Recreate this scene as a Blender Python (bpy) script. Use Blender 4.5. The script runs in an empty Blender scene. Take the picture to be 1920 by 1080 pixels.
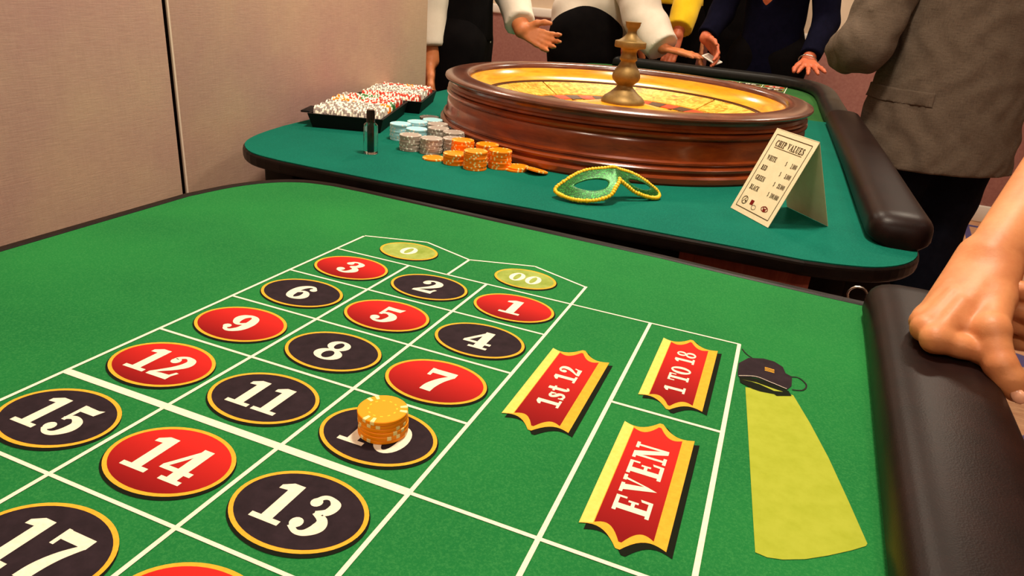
import bpy, bmesh, math, random
import numpy as np
from mathutils import Vector, Matrix
random.seed(7); np.random.seed(7)
scene = bpy.context.scene
C = scene.collection
PI = math.pi

# ------------------------------------------------------------------ camera, world, light, exposure
# frame of reference: z = 0 is the green felt of the betting table, the carpet lies at z = FLOOR
FLOOR = -0.78
CEIL = 1.95
cam_d = bpy.data.cameras.new('camera'); cam = bpy.data.objects.new('camera', cam_d); C.objects.link(cam)
cam.location = (0.52717, -0.72590, 0.33306)
cam.rotation_euler = (1.163004, -0.0772846, 0.3962962)
cam_d.sensor_width = 36.0
cam_d.lens = 1330.516 / 1920 * 36.0
cam_d.clip_start = 0.02
scene.camera = cam

world = bpy.data.worlds.new('world'); scene.world = world; world.use_nodes = True
bg = world.node_tree.nodes['Background']
bg.inputs[0].default_value = (1.0, 0.88, 0.76, 1); bg.inputs[1].default_value = 0.16

vs = scene.view_settings
vs.view_transform = 'Standard'; vs.look = 'None'; vs.gamma = 1.0; vs.use_curve_mapping = False
vs.exposure = 0.0

# recessed ceiling lamps: (x, y, power, size)
LAMPS = [(0.32, 0.45, 50, 0.34), (-0.1, 2.3, 26, 0.34), (1.9, 0.9, 12, 0.34), (0.9, -1.7, 17, 0.34),
         (1.2, 3.1, 26, 0.34), (-0.15, -1.3, 8, 0.34), (-1.5, 3.0, 22, 0.34)]

# ------------------------------------------------------------------ materials
def srgb(r, g, b):
    def f(c):
        c /= 255.0
        return c / 12.92 if c <= 0.04045 else ((c + 0.055) / 1.055) ** 2.4
    return (f(r), f(g), f(b), 1.0)

def mat(name, col, rough=0.6, metal=0.0, spec=0.5, **kw):
    m = bpy.data.materials.new(name); m.use_nodes = True
    b = m.node_tree.nodes['Principled BSDF']
    b.inputs['Base Color'].default_value = col
    b.inputs['Roughness'].default_value = rough
    b.inputs['Metallic'].default_value = metal
    b.inputs['Specular IOR Level'].default_value = spec
    for k, v in kw.items():
        b.inputs[k].default_value = v
    return m

def nodes(m):
    nt = m.node_tree
    return nt, nt.nodes['Principled BSDF']

def add(nt, t, **kw):
    n = nt.nodes.new(t)
    for k, v in kw.items(): setattr(n, k, v)
    return n

def texcoord(nt, scale=(1, 1, 1), out='Object', rot=(0, 0, 0)):
    tc = add(nt, 'ShaderNodeTexCoord'); mp = add(nt, 'ShaderNodeMapping')
    mp.inputs['Scale'].default_value = scale; mp.inputs['Rotation'].default_value = rot
    nt.links.new(tc.outputs[out], mp.inputs[0]); return mp.outputs[0]

def noise(nt, vec, scale, detail=4, rough=0.6, dist=0.0):
    n = add(nt, 'ShaderNodeTexNoise'); n.inputs['Scale'].default_value = scale
    n.inputs['Detail'].default_value = detail; n.inputs['Roughness'].default_value = rough
    n.inputs['Distortion'].default_value = dist
    nt.links.new(vec, n.inputs['Vector']); return n.outputs[0]

def ramp(nt, fac, stops):
    r = add(nt, 'ShaderNodeValToRGB'); e = r.color_ramp.elements
    while len(e) < len(stops): e.new(0.5)
    for i, (p, c) in enumerate(stops): e[i].position = p; e[i].color = c
    nt.links.new(fac, r.inputs[0]); return r.outputs[0]

def bump(nt, b, h, strength=0.2, dist=0.002):
    n = add(nt, 'ShaderNodeBump'); n.inputs['Strength'].default_value = strength
    n.inputs['Distance'].default_value = dist
    nt.links.new(h, n.inputs['Height']); nt.links.new(n.outputs[0], b.inputs['Normal'])

def mix(nt, fac, a, b, mode='MIX'):
    n = add(nt, 'ShaderNodeMix', data_type='RGBA', blend_type=mode)
    if isinstance(fac, float): n.inputs[0].default_value = fac
    else: nt.links.new(fac, n.inputs[0])
    for s, v in ((6, a), (7, b)):
        if isinstance(v, tuple): n.inputs[s].default_value = v
        else: nt.links.new(v, n.inputs[s])
    return n.outputs[2]

def noisy(name, c1, c2, scale, rough=0.8, bscale=None, bstr=0.2, stretch=(1, 1, 1), spec=0.3, sheen=0.0, bdist=0.001):
    m = mat(name, c1, rough, spec=spec); nt, b = nodes(m)
    v = texcoord(nt, stretch)
    f = noise(nt, v, scale, 5, 0.65)
    nt.links.new(ramp(nt, f, [(0.3, c1), (0.7, c2)]), b.inputs['Base Color'])
    if bscale: bump(nt, b, noise(nt, v, bscale, 3, 0.7), bstr, bdist)
    if sheen: b.inputs['Sheen Weight'].default_value = sheen
    return m

def felt(name, c1, c2, c3):
    m = mat(name, c1, 0.95, spec=0.12); nt, b = nodes(m)
    v = texcoord(nt)
    big = ramp(nt, noise(nt, v, 5, 3, 0.5), [(0.35, c1), (0.68, c2)])
    fine = noise(nt, v, 520, 2, 0.8)
    nt.links.new(mix(nt, ramp(nt, fine, [(0.45, (0, 0, 0, 1)), (0.75, (0.6, 0.6, 0.6, 1))]), big, c3), b.inputs['Base Color'])
    bump(nt, b, fine, 0.35, 0.0006)
    return m

M = {}
M['felt_green'] = felt('green_felt', srgb(24, 104, 50), srgb(30, 116, 54), srgb(60, 136, 72))
M['felt_teal'] = felt('teal_felt', srgb(0, 88, 72), srgb(2, 98, 80), srgb(20, 118, 98))
M['felt_far'] = felt('dark_green_felt', srgb(34, 84, 40), srgb(48, 98, 44), srgb(72, 112, 54))
M['white_ink'] = noisy('white_ink', srgb(236, 226, 206), srgb(222, 210, 188), 300, 0.9, spec=0.1)
M['black_ink'] = noisy('black_ink', srgb(34, 25, 30), srgb(46, 34, 40), 90, 0.9, spec=0.12)
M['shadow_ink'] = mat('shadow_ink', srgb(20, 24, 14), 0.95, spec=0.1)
M['gold_ink'] = noisy('gold_ink', srgb(232, 170, 56), srgb(222, 156, 44), 200, 0.9, spec=0.1)
M['light_gold_ink'] = noisy('light_gold_ink', srgb(240, 208, 110), srgb(236, 196, 90), 200, 0.9, spec=0.1)
M['lime_ink'] = noisy('lime_ink', srgb(150, 160, 46), srgb(162, 170, 58), 60, 0.95, spec=0.1)
M['olive_ink'] = noisy('olive_ink', srgb(120, 140, 50), srgb(160, 172, 90), 40, 0.95, spec=0.1)
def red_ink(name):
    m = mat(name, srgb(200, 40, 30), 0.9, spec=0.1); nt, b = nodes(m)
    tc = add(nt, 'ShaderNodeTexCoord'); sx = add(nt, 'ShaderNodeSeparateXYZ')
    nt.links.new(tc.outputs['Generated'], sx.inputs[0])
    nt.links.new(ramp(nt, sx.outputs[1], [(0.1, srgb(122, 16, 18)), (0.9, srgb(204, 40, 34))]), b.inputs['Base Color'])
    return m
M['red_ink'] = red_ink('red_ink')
def leather(name, c1, c2):
    m = mat(name, c1, 0.40, spec=0.13); nt, b = nodes(m); v = texcoord(nt)
    nt.links.new(ramp(nt, noise(nt, v, 30, 4, 0.6), [(0.3, c1), (0.7, c2)]), b.inputs['Base Color'])
    vo = add(nt, 'ShaderNodeTexVoronoi'); vo.inputs['Scale'].default_value = 700
    nt.links.new(v, vo.inputs['Vector'])
    bump(nt, b, vo.outputs[0], 0.12, 0.0005); return m
M['leather'] = leather('brown_leather', srgb(20, 10, 9), srgb(32, 16, 14))
M['trim'] = leather('dark_vinyl', srgb(18, 13, 12), srgb(30, 21, 18))
M['black_rail'] = leather('black_vinyl', srgb(24, 24, 24), srgb(36, 34, 32))
def wood(name, c1, c2, c3, rough=0.25, scale=(3, 3, 26), nscale=4):
    m = mat(name, c1, rough, spec=0.5); nt, b = nodes(m); v = texcoord(nt, scale)
    f = noise(nt, v, nscale, 6, 0.65, 0.6)
    nt.links.new(ramp(nt, f, [(0.3, c1), (0.52, c2), (0.75, c3)]), b.inputs['Base Color'])
    b.inputs['Coat Weight'].default_value = 0.35; b.inputs['Coat Roughness'].default_value = 0.12
    return m
M['wheel_wood'] = wood('varnished_mahogany', srgb(92, 34, 10), srgb(124, 50, 14), srgb(150, 66, 20), 0.22, (2, 2, 9), 5)
M['rim_wood'] = wood('dark_walnut', srgb(70, 36, 26), srgb(98, 54, 38), srgb(124, 74, 54))
M['gold_wood'] = wood('honey_maple', srgb(214, 130, 20), srgb(236, 160, 30), srgb(246, 180, 50), 0.22)
M['apron_wood'] = wood('red_board', srgb(120, 50, 36), srgb(150, 70, 54), srgb(170, 90, 70), 0.6, (18, 3, 3))
def burl():
    m = mat('burl_veneer', srgb(230, 180, 60), 0.25); nt, b = nodes(m); v = texcoord(nt)
    f = noise(nt, v, 42, 6, 0.65, 1.5)
    nt.links.new(ramp(nt, f, [(0.3, srgb(150, 86, 12)), (0.45, srgb(224, 160, 40)), (0.62, srgb(248, 204, 90))]), b.inputs['Base Color'])
    b.inputs['Coat Weight'].default_value = 0.4; return m
M['burl'] = burl()
M['ledge'] = mat('ledge_groove', srgb(84, 44, 10), 0.4)
M['brass'] = noisy('aged_brass', srgb(142, 114, 62), srgb(108, 84, 46), 40, 0.5, 220, 0.1)
M['brass'].node_tree.nodes['Principled BSDF'].inputs['Metallic'].default_value = 0.45
M['seg_red'] = mat('segment_red', srgb(190, 50, 20), 0.35)
M['seg_black'] = mat('segment_black', srgb(46, 28, 18), 0.35)
M['seg_green'] = mat('segment_green', srgb(30, 110, 40), 0.35)
M['chip_orange'] = mat('chip_orange', srgb(255, 132, 0), 0.55, spec=0.25)
M['chip_yellow'] = mat('chip_yellow', srgb(255, 150, 0), 0.55, spec=0.25)
M['chip_cream'] = mat('chip_cream', srgb(252, 226, 150), 0.45)
M['chip_ring'] = mat('chip_ring', srgb(255, 190, 40), 0.55, spec=0.25)
M['chip_grey'] = mat('chip_grey', srgb(164, 150, 138), 0.5)
M['chip_dark'] = mat('chip_dark', srgb(84, 76, 68), 0.5)
M['chip_blue'] = mat('chip_blue', srgb(160, 216, 228), 0.5)
M['chip_pale'] = mat('chip_pale', srgb(226, 226, 214), 0.5)
M['chip_white'] = mat('chip_white', srgb(250, 242, 224), 0.5)
M['chip_navy'] = mat('chip_navy', srgb(150, 136, 130), 0.5)
M['chip_red'] = mat('chip_red', srgb(206, 48, 18), 0.5)
M['chip_green'] = mat('chip_green', srgb(40, 120, 50), 0.5)
M['tray'] = mat('black_plastic', srgb(12, 9, 9), 0.55, spec=0.2)
M['glass'] = mat('clear_glass', (0.9, 0.95, 0.93, 1), 0.03, **{'Transmission Weight': 1.0, 'IOR': 1.45})
M['black_gloss'] = mat('black_gloss', srgb(14, 12, 12), 0.15)
M['card'] = noisy('cream_card', srgb(240, 226, 190), srgb(232, 216, 178), 60, 0.85, spec=0.2)
M['card_ink'] = mat('card_ink', srgb(70, 50, 24), 0.9, spec=0.1)
M['card_red'] = mat('card_red_ink', srgb(120, 30, 24), 0.9, spec=0.1)
def glitter():
    m = mat('green_glitter', srgb(10, 110, 30), 0.4); nt, b = nodes(m); v = texcoord(nt)
    vo = add(nt, 'ShaderNodeTexVoronoi'); vo.inputs['Scale'].default_value = 700; nt.links.new(v, vo.inputs['Vector'])
    nt.links.new(ramp(nt, vo.outputs[1], [(0.0, srgb(2, 44, 8)), (0.6, srgb(10, 96, 26)), (0.93, srgb(50, 160, 60)), (1.0, srgb(215, 240, 205))]), b.inputs['Base Color'])
    b.inputs['Metallic'].default_value = 0.35
    bump(nt, b, vo.outputs[1], 0.8, 0.001); return m
M['glitter'] = glitter()
M['braid'] = mat('yellow_braid', srgb(240, 190, 14), 0.5)
M['mask_back'] = mat('mask_lining', srgb(20, 20, 18), 0.8)
def skin(name, c1, c2):
    m = noisy(name, c1, c2, 22, 0.5, 160, 0.25, spec=0.4)
    b = m.node_tree.nodes['Principled BSDF']; b.inputs['Subsurface Weight'].default_value = 0.08
    b.inputs['Subsurface Radius'].default_value = (0.01, 0.004, 0.002); return m
M['skin'] = skin('warm_skin', srgb(214, 134, 84), srgb(196, 112, 66))
M['skin_tan'] = skin('tanned_skin', srgb(212, 144, 94), srgb(194, 118, 74))
M['skin_pink'] = skin('rosy_skin', srgb(206, 112, 72), srgb(184, 88, 56))
M['nail'] = mat('nail', srgb(232, 170, 138), 0.25)
def cloth(name, c1, c2, sc=60, bs=300, rough=0.9):
    return noisy(name, c1, c2, sc, rough, bs, 0.3, spec=0.15, sheen=0.1)
M['white_shirt'] = cloth('white_cotton', srgb(236, 224, 208), srgb(222, 208, 190), 10)
M['yellow_shirt'] = cloth('yellow_cotton', srgb(240, 200, 40), srgb(228, 184, 26), 14)
M['black_cloth'] = noisy('black_cloth', srgb(9, 7, 8), srgb(15, 12, 12), 20, 0.95, spec=0.05)
M['navy_knit'] = noisy('navy_knit', srgb(8, 8, 22), srgb(13, 12, 30), 40, 0.95, spec=0.05)
M['navy_denim'] = noisy('navy_trousers', srgb(10, 11, 20), srgb(17, 18, 27), 40, 0.95, spec=0.05)
def tweed():
    m = mat('grey_tweed', srgb(90, 80, 70), 0.95, spec=0.1); nt, b = nodes(m)
    a = noise(nt, texcoord(nt, (1, 1, 14)), 46, 4, 0.7); c = noise(nt, texcoord(nt, (14, 14, 1)), 46, 4, 0.7)
    col = mix(nt, 0.5, ramp(nt, a, [(0.3, srgb(70, 58, 50)), (0.7, srgb(118, 104, 90))]), ramp(nt, c, [(0.3, srgb(68, 56, 48)), (0.7, srgb(112, 98, 84))]))
    nt.links.new(col, b.inputs['Base Color']); bump(nt, b, a, 0.3, 0.001); return m
M['tweed'] = tweed()
M['hair'] = noisy('brown_hair', srgb(40, 26, 18), srgb(64, 42, 28), 60, 0.5, 200, 0.5, (1, 1, 0.2))
M['shoe'] = mat('shoe_leather', srgb(18, 15, 14), 0.35)
M['silver'] = mat('silver', srgb(210, 210, 205), 0.25, 1.0)
def wallfab():
    m = mat('woven_wall_fabric', srgb(170, 140, 118), 0.95, spec=0.1); nt, b = nodes(m)
    a = noise(nt, texcoord(nt, (4, 4, 60)), 8, 6, 0.75); c = noise(nt, texcoord(nt, (60, 60, 4)), 8, 5, 0.75)
    d = noise(nt, texcoord(nt), 2.2, 4, 0.6)
    col = mix(nt, 0.4, ramp(nt, a, [(0.3, srgb(156, 126, 116)), (0.7, srgb(212, 182, 162))]), ramp(nt, c, [(0.3, srgb(160, 130, 118)), (0.7, srgb(202, 172, 154))]))
    col = mix(nt, 0.5, col, ramp(nt, d, [(0.38, srgb(174, 130, 126)), (0.62, srgb(200, 172, 140))]))
    nt.links.new(col, b.inputs['Base Color']); bump(nt, b, a, 0.3, 0.001); return m
M['wall_fabric'] = wallfab()
M['wainscot'] = noisy('mauve_wainscot', srgb(150, 100, 92), srgb(166, 116, 106), 60, 0.95, 300, 0.2, spec=0.1)
M['wall_paint'] = noisy('cream_wall_paint', srgb(222, 198, 172), srgb(214, 190, 164), 8, 0.9, 200, 0.05, spec=0.2)
M['white_paint'] = mat('white_moulding', srgb(236, 226, 214), 0.5)
M['ceiling'] = noisy('ceiling_plaster', srgb(214, 204, 190), srgb(206, 196, 182), 20, 0.95, 100, 0.2)
M['seam'] = mat('seam_shade', srgb(34, 23, 20), 0.95, spec=0.05)  # near-black colour standing in for the shade deep in the panel gaps
M['seam_trim'] = mat('seam_edge_trim', srgb(216, 196, 176), 0.5)
M['lamp_glow'] = mat('lamp_glow', (1, 0.86, 0.66, 1), 0.5, **{'Emission Strength': 9.0, 'Emission Color': (1, 0.86, 0.66, 1)})
def carpet():
    m = mat('patterned_carpet', srgb(200, 150, 110), 0.98, spec=0.05); nt, b = nodes(m)
    base = ramp(nt, noise(nt, texcoord(nt, (1, 6, 1), rot=(0, 0, 0.5)), 16, 5, 0.7), [(0.3, srgb(178, 124, 92)), (0.7, srgb(222, 176, 138))])
    vo = add(nt, 'ShaderNodeTexVoronoi', feature='DISTANCE_TO_EDGE'); vo.inputs['Scale'].default_value = 3.4
    nt.links.new(texcoord(nt, (1, 0.8, 1)), vo.inputs['Vector'])
    line = ramp(nt, vo.outputs[0], [(0.05, (1, 1, 1, 1)), (0.065, (0, 0, 0, 1))])
    nt.links.new(mix(nt, line, base, srgb(92, 84, 128)), b.inputs['Base Color'])
    bump(nt, b, noise(nt, texcoord(nt), 400, 2, 0.8), 0.5, 0.003); return m
M['carpet'] = carpet()

# ------------------------------------------------------------------ object helpers
def link(name, me, parent=None, mats=(), smooth=False):
    o = bpy.data.objects.new(name, me); C.objects.link(o)
    if not isinstance(mats, (list, tuple)): mats = [mats]
    for m in mats: me.materials.append(M[m] if isinstance(m, str) else m)
    if smooth:
        me.polygons.foreach_set('use_smooth', [True] * len(me.polygons))
    if parent is not None: o.parent = parent
    return o

def tag(o, label=None, cat=None, group=None, kind=None):
    if label: o['label'] = label
    if cat: o['category'] = cat
    if group: o['group'] = group
    if kind: o['kind'] = kind
    return o

def empty(name, loc=(0, 0, 0)):
    o = bpy.data.objects.new(name, None); C.objects.link(o); o.location = loc
    o.empty_display_size = 0.05
    return o

def bm_mesh(name, bm):
    me = bpy.data.meshes.new(name); bm.normal_update(); bm.to_mesh(me); bm.free(); return me

def auto_smooth(o, ang=0.6):
    me = o.data
    bm = bmesh.new(); bm.from_mesh(me)
    for f in bm.faces: f.smooth = True
    for e in bm.edges:
        if len(e.link_faces) == 2 and e.calc_face_angle(0) > ang: e.smooth = False
    bm.to_mesh(me); bm.free(); return o

def box_bm(x0, x1, y0, y1, z0, z1, bev=0.0, seg=2, bm=None):
    b = bmesh.new()
    bmesh.ops.create_cube(b, size=1.0)
    for v in b.verts:
        v.co = Vector(((x0 + x1) / 2 + v.co.x * (x1 - x0), (y0 + y1) / 2 + v.co.y * (y1 - y0), (z0 + z1) / 2 + v.co.z * (z1 - z0)))
    if bev: bmesh.ops.bevel(b, geom=list(b.edges), offset=bev, segments=seg, affect='EDGES', profile=0.5)
    if bm is None: return b
    me = bpy.data.meshes.new('t'); b.to_mesh(me); b.free(); bm.from_mesh(me); bpy.data.meshes.remove(me); return bm

def box(name, x0, x1, y0, y1, z0, z1, m, parent=None, bev=0.0, seg=2):
    o = link(name, bm_mesh(name, box_bm(x0, x1, y0, y1, z0, z1, bev, seg)), parent, m)
    if bev: auto_smooth(o, 0.9)
    return o

def prism_bm(pts, z0, z1, bev=0.0, seg=3, top_only=False):
    b = bmesh.new()
    lo = [b.verts.new((x, y, z0)) for x, y in pts]; hi = [b.verts.new((x, y, z1)) for x, y in pts]
    n = len(pts)
    b.faces.new(lo[::-1]); b.faces.new(hi)
    for i in range(n): b.faces.new((lo[i], lo[(i + 1) % n], hi[(i + 1) % n], hi[i]))
    bmesh.ops.recalc_face_normals(b, faces=b.faces)
    if bev:
        es = [e for e in b.edges if abs(e.verts[0].co.z - e.verts[1].co.z) < 1e-6 and (not top_only or e.verts[0].co.z > (z0 + z1) / 2)]
        bmesh.ops.bevel(b, geom=es, offset=bev, segments=seg, affect='EDGES', profile=0.5)
    return b

def lathe_bm(prof, n=64, closed=False):
    b = bmesh.new(); rings = []
    for r, z in prof:
        if r < 1e-6: rings.append([b.verts.new((0, 0, z))])
        else: rings.append([b.verts.new((r * math.cos(2 * PI * i / n), r * math.sin(2 * PI * i / n), z)) for i in range(n)])
    for A, B in zip(rings, rings[1:]):
        for i in range(n):
            j = (i + 1) % n
            if len(A) == 1: b.faces.new((A[0], B[j], B[i]))
            elif len(B) == 1: b.faces.new((A[i], A[j], B[0]))
            else: b.faces.new((A[i], A[j], B[j], B[i]))
    bmesh.ops.recalc_face_normals(b, faces=b.faces)
    return b

def catmull(pts, n=8, closed=False):
    P = [np.array(p, float) for p in pts]; out = []; m = len(P)
    for i in range(m if closed else m - 1):
        if closed: p0, p1, p2, p3 = P[i - 1], P[i], P[(i + 1) % m], P[(i + 2) % m]
        else: p0, p1, p2, p3 = P[max(i - 1, 0)], P[i], P[i + 1], P[min(i + 2, m - 1)]
        for k in range(n):
            t = k / n
            out.append(0.5 * ((2 * p1) + (-p0 + p2) * t + (2 * p0 - 5 * p1 + 4 * p2 - p3) * t * t + (-p0 + 3 * p1 - 3 * p2 + p3) * t ** 3))
    if not closed: out.append(P[-1])
    return out

def offset_poly(pts, d):
    P = np.array(pts, float); n = len(P); out = []
    area = 0.5 * sum(P[i][0] * P[(i + 1) % n][1] - P[(i + 1) % n][0] * P[i][1] for i in range(n))
    s = 1 if area > 0 else -1
    for i in range(n):
        a = P[i] - P[i - 1]; b = P[(i + 1) % n] - P[i]
        na = np.array([a[1], -a[0]]) / (np.linalg.norm(a) + 1e-9) * s; nb = np.array([b[1], -b[0]]) / (np.linalg.norm(b) + 1e-9) * s
        v = na + nb; v = v / (np.linalg.norm(v) + 1e-9)
        out.append(tuple(P[i] + v * d / max(0.5, v @ na)))
    return out

def sweep_bm(path, section, n_caps=True, scales=None):
    """section: list of (side, up) ; path: list of 3D points (roughly horizontal)"""
    b = bmesh.new(); rings = []; P = [np.array(p, float) for p in path]
    for i, p in enumerate(P):
        t = P[min(i + 1, len(P) - 1)] - P[max(i - 1, 0)]; t = t / np.linalg.norm(t)
        side = np.cross(t, [0, 0, 1.0]); side /= np.linalg.norm(side); up = np.cross(side, t)
        s = 1.0 if scales is None else scales[i]
        rings.append([b.verts.new(p + side * a * s + up * (c * (s if s < 1 else 1))) for a, c in section])
    m = len(section)
    for A, B in zip(rings, rings[1:]):
        for i in range(m): b.faces.new((A[i], A[(i + 1) % m], B[(i + 1) % m], B[i]))
    b.faces.new(rings[0][::-1]); b.faces.new(rings[-1])
    bmesh.ops.recalc_face_normals(b, faces=b.faces)
    return b

def tube_bm(path, r, n=8, bm=None):
    b = bm or bmesh.new(); P = [Vector(p) for p in path]; rings = []
    for i, p in enumerate(P):
        t = (P[min(i + 1, len(P) - 1)] - P[max(i - 1, 0)]).normalized()
        a = t.orthogonal().normalized() if i == 0 else (rings[-1][1] - t * rings[-1][1].dot(t)).normalized()
        c = t.cross(a); rr = r[i] if isinstance(r, (list, tuple)) else r
        rings.append(([b.verts.new(p + (a * math.cos(2 * PI * k / n) + c * math.sin(2 * PI * k / n)) * rr) for k in range(n)], a))
    for (A, _), (B, _) in zip(rings, rings[1:]):
        for i in range(n): b.faces.new((A[i], A[(i + 1) % n], B[(i + 1) % n], B[i]))
    b.faces.new(rings[0][0][::-1]); b.faces.new(rings[-1][0])
    return b

# ------------------------------------------------------------------ implicit surfaces (people, cloth)
def surf_nets(F, org, h):
    ins = F < 0
    nx, ny, nz = F.shape
    cnt = np.zeros((nx - 1, ny - 1, nz - 1), np.float32); acc = np.zeros((nx - 1, ny - 1, nz - 1, 3), np.float32)
    for ax in range(3):
        sl0 = [slice(None)] * 3; sl1 = [slice(None)] * 3
        sl0[ax] = slice(0, -1); sl1[ax] = slice(1, None)
        a = F[tuple(sl0)]; b = F[tuple(sl1)]
        cr = (ins[tuple(sl0)] != ins[tuple(sl1)])
        t = np.where(cr, a / np.where(cr, a - b, 1), 0).astype(np.float32)
        o1, o2 = [x for x in range(3) if x != ax]
        for d1 in (0, 1):
            for d2 in (0, 1):
                s = [slice(None)] * 3
                s[o1] = slice(d1, F.shape[o1] - 1 + d1); s[o2] = slice(d2, F.shape[o2] - 1 + d2)
                c = cr[tuple(s)]; tt = t[tuple(s)]
                cnt += c; acc[..., ax] += tt; acc[..., o1] += c * d1; acc[..., o2] += c * d2
    m = cnt > 0
    idx = -np.ones(m.shape, np.int64); ii = np.argwhere(m); idx[m] = np.arange(len(ii))
    V = (ii + acc[m] / cnt[m][:, None]) * h + org
    faces = []
    for ax in range(3):
        o1, o2 = (ax + 1) % 3, (ax + 2) % 3
        sl0 = [slice(None)] * 3; sl1 = [slice(None)] * 3
        sl0[ax] = slice(0, -1); sl1[ax] = slice(1, None)
        a = ins[tuple(sl0)]; b = ins[tuple(sl1)]
        E = np.argwhere(a != b)
        E = E[(E[:, o1] > 0) & (E[:, o2] > 0) & (E[:, o1] < F.shape[o1] - 1) & (E[:, o2] < F.shape[o2] - 1)]
        if not len(E): continue
        fl = a[tuple(E.T)]
        def g(d1, d2):
            q = E.copy(); q[:, o1] -= d1; q[:, o2] -= d2; return idx[tuple(q.T)]
        q = np.stack([g(1, 1), g(0, 1), g(0, 0), g(1, 0)], 1)
        q[~fl] = q[~fl][:, ::-1]
        faces.append(q)
    return V, np.concatenate(faces)

def sdf_mesh(prims, h, k=0.015, cuts=(), folds=None, holes=()):
    """prims: (a, b, ra, rb[, (normal, squash)]); cuts: (point, normal) keep the side against the normal"""
    A = np.array([p[0] for p in prims] + [p[1] for p in prims], float)
    Rr = max(max(p[2], p[3]) for p in prims)
    lo = A.min(0) - Rr - 3 * h - k; hi = A.max(0) + Rr + 3 * h + k
    n = np.ceil((hi - lo) / h).astype(int) + 1
    F = np.full(n, 0.5, np.float32)
    ax = [lo[i] + np.arange(n[i]) * h for i in range(3)]
    def d_of(p, sl):
        a, b = np.array(p[0], float), np.array(p[1], float); ra, rb = p[2], p[3]
        X = np.stack(np.meshgrid(ax[0][sl[0]], ax[1][sl[1]], ax[2][sl[2]], indexing='ij'), -1)
        ab = b - a; L = ab @ ab
        t = np.clip(((X - a) @ ab) / L, 0, 1) if L > 1e-12 else np.zeros(X.shape[:3])
        W = X - (a + t[..., None] * ab)
        if len(p) > 4 and p[4] is not None:
            nn, s = np.array(p[4][0], float), p[4][1]; nn = nn / np.linalg.norm(nn)
            W = W + (W @ nn)[..., None] * nn * (s - 1)
        return (np.linalg.norm(W, axis=-1) - (ra + (rb - ra) * t)).astype(np.float32)
    for p in prims:
        a, b = np.array(p[0], float), np.array(p[1], float); R_ = max(p[2], p[3]) + 2 * max(k, p[5] if len(p) > 5 else 0) + 3 * h
        l = np.clip(((np.minimum(a, b) - R_ - lo) / h).astype(int), 0, n - 1); u = np.clip(((np.maximum(a, b) + R_ - lo) / h).astype(int) + 2, 1, n)
        sl = tuple(slice(l[i], u[i]) for i in range(3))
        d = d_of(p, sl); f = F[sl]; kk = p[5] if len(p) > 5 else k
        w = np.clip(0.5 + 0.5 * (f - d) / kk, 0, 1)
        F[sl] = f * (1 - w) + d * w - kk * w * (1 - w)
    if folds or cuts:
        X = np.meshgrid(*ax, indexing='ij')
        if folds:
            amp, fr = folds
            wv = np.sin(X[0] * fr * 1.3 + 2.1 * np.sin(X[2] * fr * .5)) * np.sin(X[1] * fr + 1.7 * np.sin(X[2] * fr * .7 + 1)) + 0.6 * np.sin(X[2] * fr * 1.1 + 3 * np.sin(X[0] * fr * .6))
            F = F + (amp * wv).astype(np.float32)
        for pt, nn in cuts:
            nn = np.array(nn, float) / np.linalg.norm(nn)
            F = np.maximum(F, ((X[0] - pt[0]) * nn[0] + (X[1] - pt[1]) * nn[1] + (X[2] - pt[2]) * nn[2]).astype(np.float32))
    for p in holes:
        F = np.maximum(F, -d_of(p, (slice(None),) * 3))
    return surf_nets(F, lo, h)

def vf_obj(name, parts, parent, m, origin=(0, 0, 0)):
    V = []; Fc = []; o = 0
    for v, f in parts:
        V.append(v - np.array(origin)); Fc.append(f + o); o += len(v)
    V = np.concatenate(V); Fc = np.concatenate(Fc)
    me = bpy.data.meshes.new(name)
    me.vertices.add(len(V)); me.vertices.foreach_set('co', V.astype(np.float32).ravel())
    me.loops.add(len(Fc) * 4); me.loops.foreach_set('vertex_index', Fc.ravel().astype(np.int32))
    me.polygons.add(len(Fc)); me.polygons.foreach_set('loop_start', np.arange(0, len(Fc) * 4, 4, dtype=np.int32))
    me.polygons.foreach_set('loop_total', np.full(len(Fc), 4, np.int32))
    me.update(calc_edges=True); me.validate()
    return link(name, me, parent, m, smooth=True)

# ------------------------------------------------------------------ the room
XW = -0.53           # face of the folding wall beside the tables
BACK = 4.2
fl = box('floor', -3.2, 5.2, -3.6, BACK + 0.1, FLOOR - 0.1, FLOOR, 'carpet'); tag(fl, 'tan patterned carpet with blue lines covering the floor', 'floor', kind='structure')
ce = box('ceiling', -3.2, 5.2, -3.6, BACK + 0.1, CEIL, CEIL + 0.1, 'ceiling'); tag(ce, 'pale plaster ceiling over the room', 'ceiling', kind='structure')
wl = empty('wall_left', (XW - 0.06, -1.0, FLOOR)); tag(wl, 'mauve fabric folding wall of tall panels beside the tables', 'wall', kind='structure')
def local(o, root):
    o.parent = root; o.matrix_parent_inverse = Matrix.Translation(-Vector(root.location)); return o
local(box('wall_core', XW - 0.16, XW - 0.03, -3.6, 1.19, FLOOR, CEIL, 'seam'), wl)
edges = [-3.6, -2.14, -0.94, 0.262, 1.20]
for a, b in zip(edges, edges[1:]):
    local(box('panel', XW - 0.03, XW, a + 0.0045, b - 0.0065, FLOOR, CEIL, 'wall_fabric', bev=0.002), wl)
    if b < 1.0: local(box('seam_shade', XW - 0.028, XW - 0.0025, b + 0.002, b + 0.0045, FLOOR, CEIL, 'seam'), wl); local(box('seam_trim', XW - 0.0025, XW + 0.001, b + 0.002, b + 0.006, FLOOR, CEIL, 'seam_trim'), wl)  # added dark strip paints the gap's shade; light edge trim beside it
wr = box('wall_return', -3.2, XW - 0.03, 1.10, 1.19, FLOOR, CEIL, 'wall_fabric'); tag(wr, 'mauve fabric return wall behind the folding wall', 'wall', kind='structure')
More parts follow.
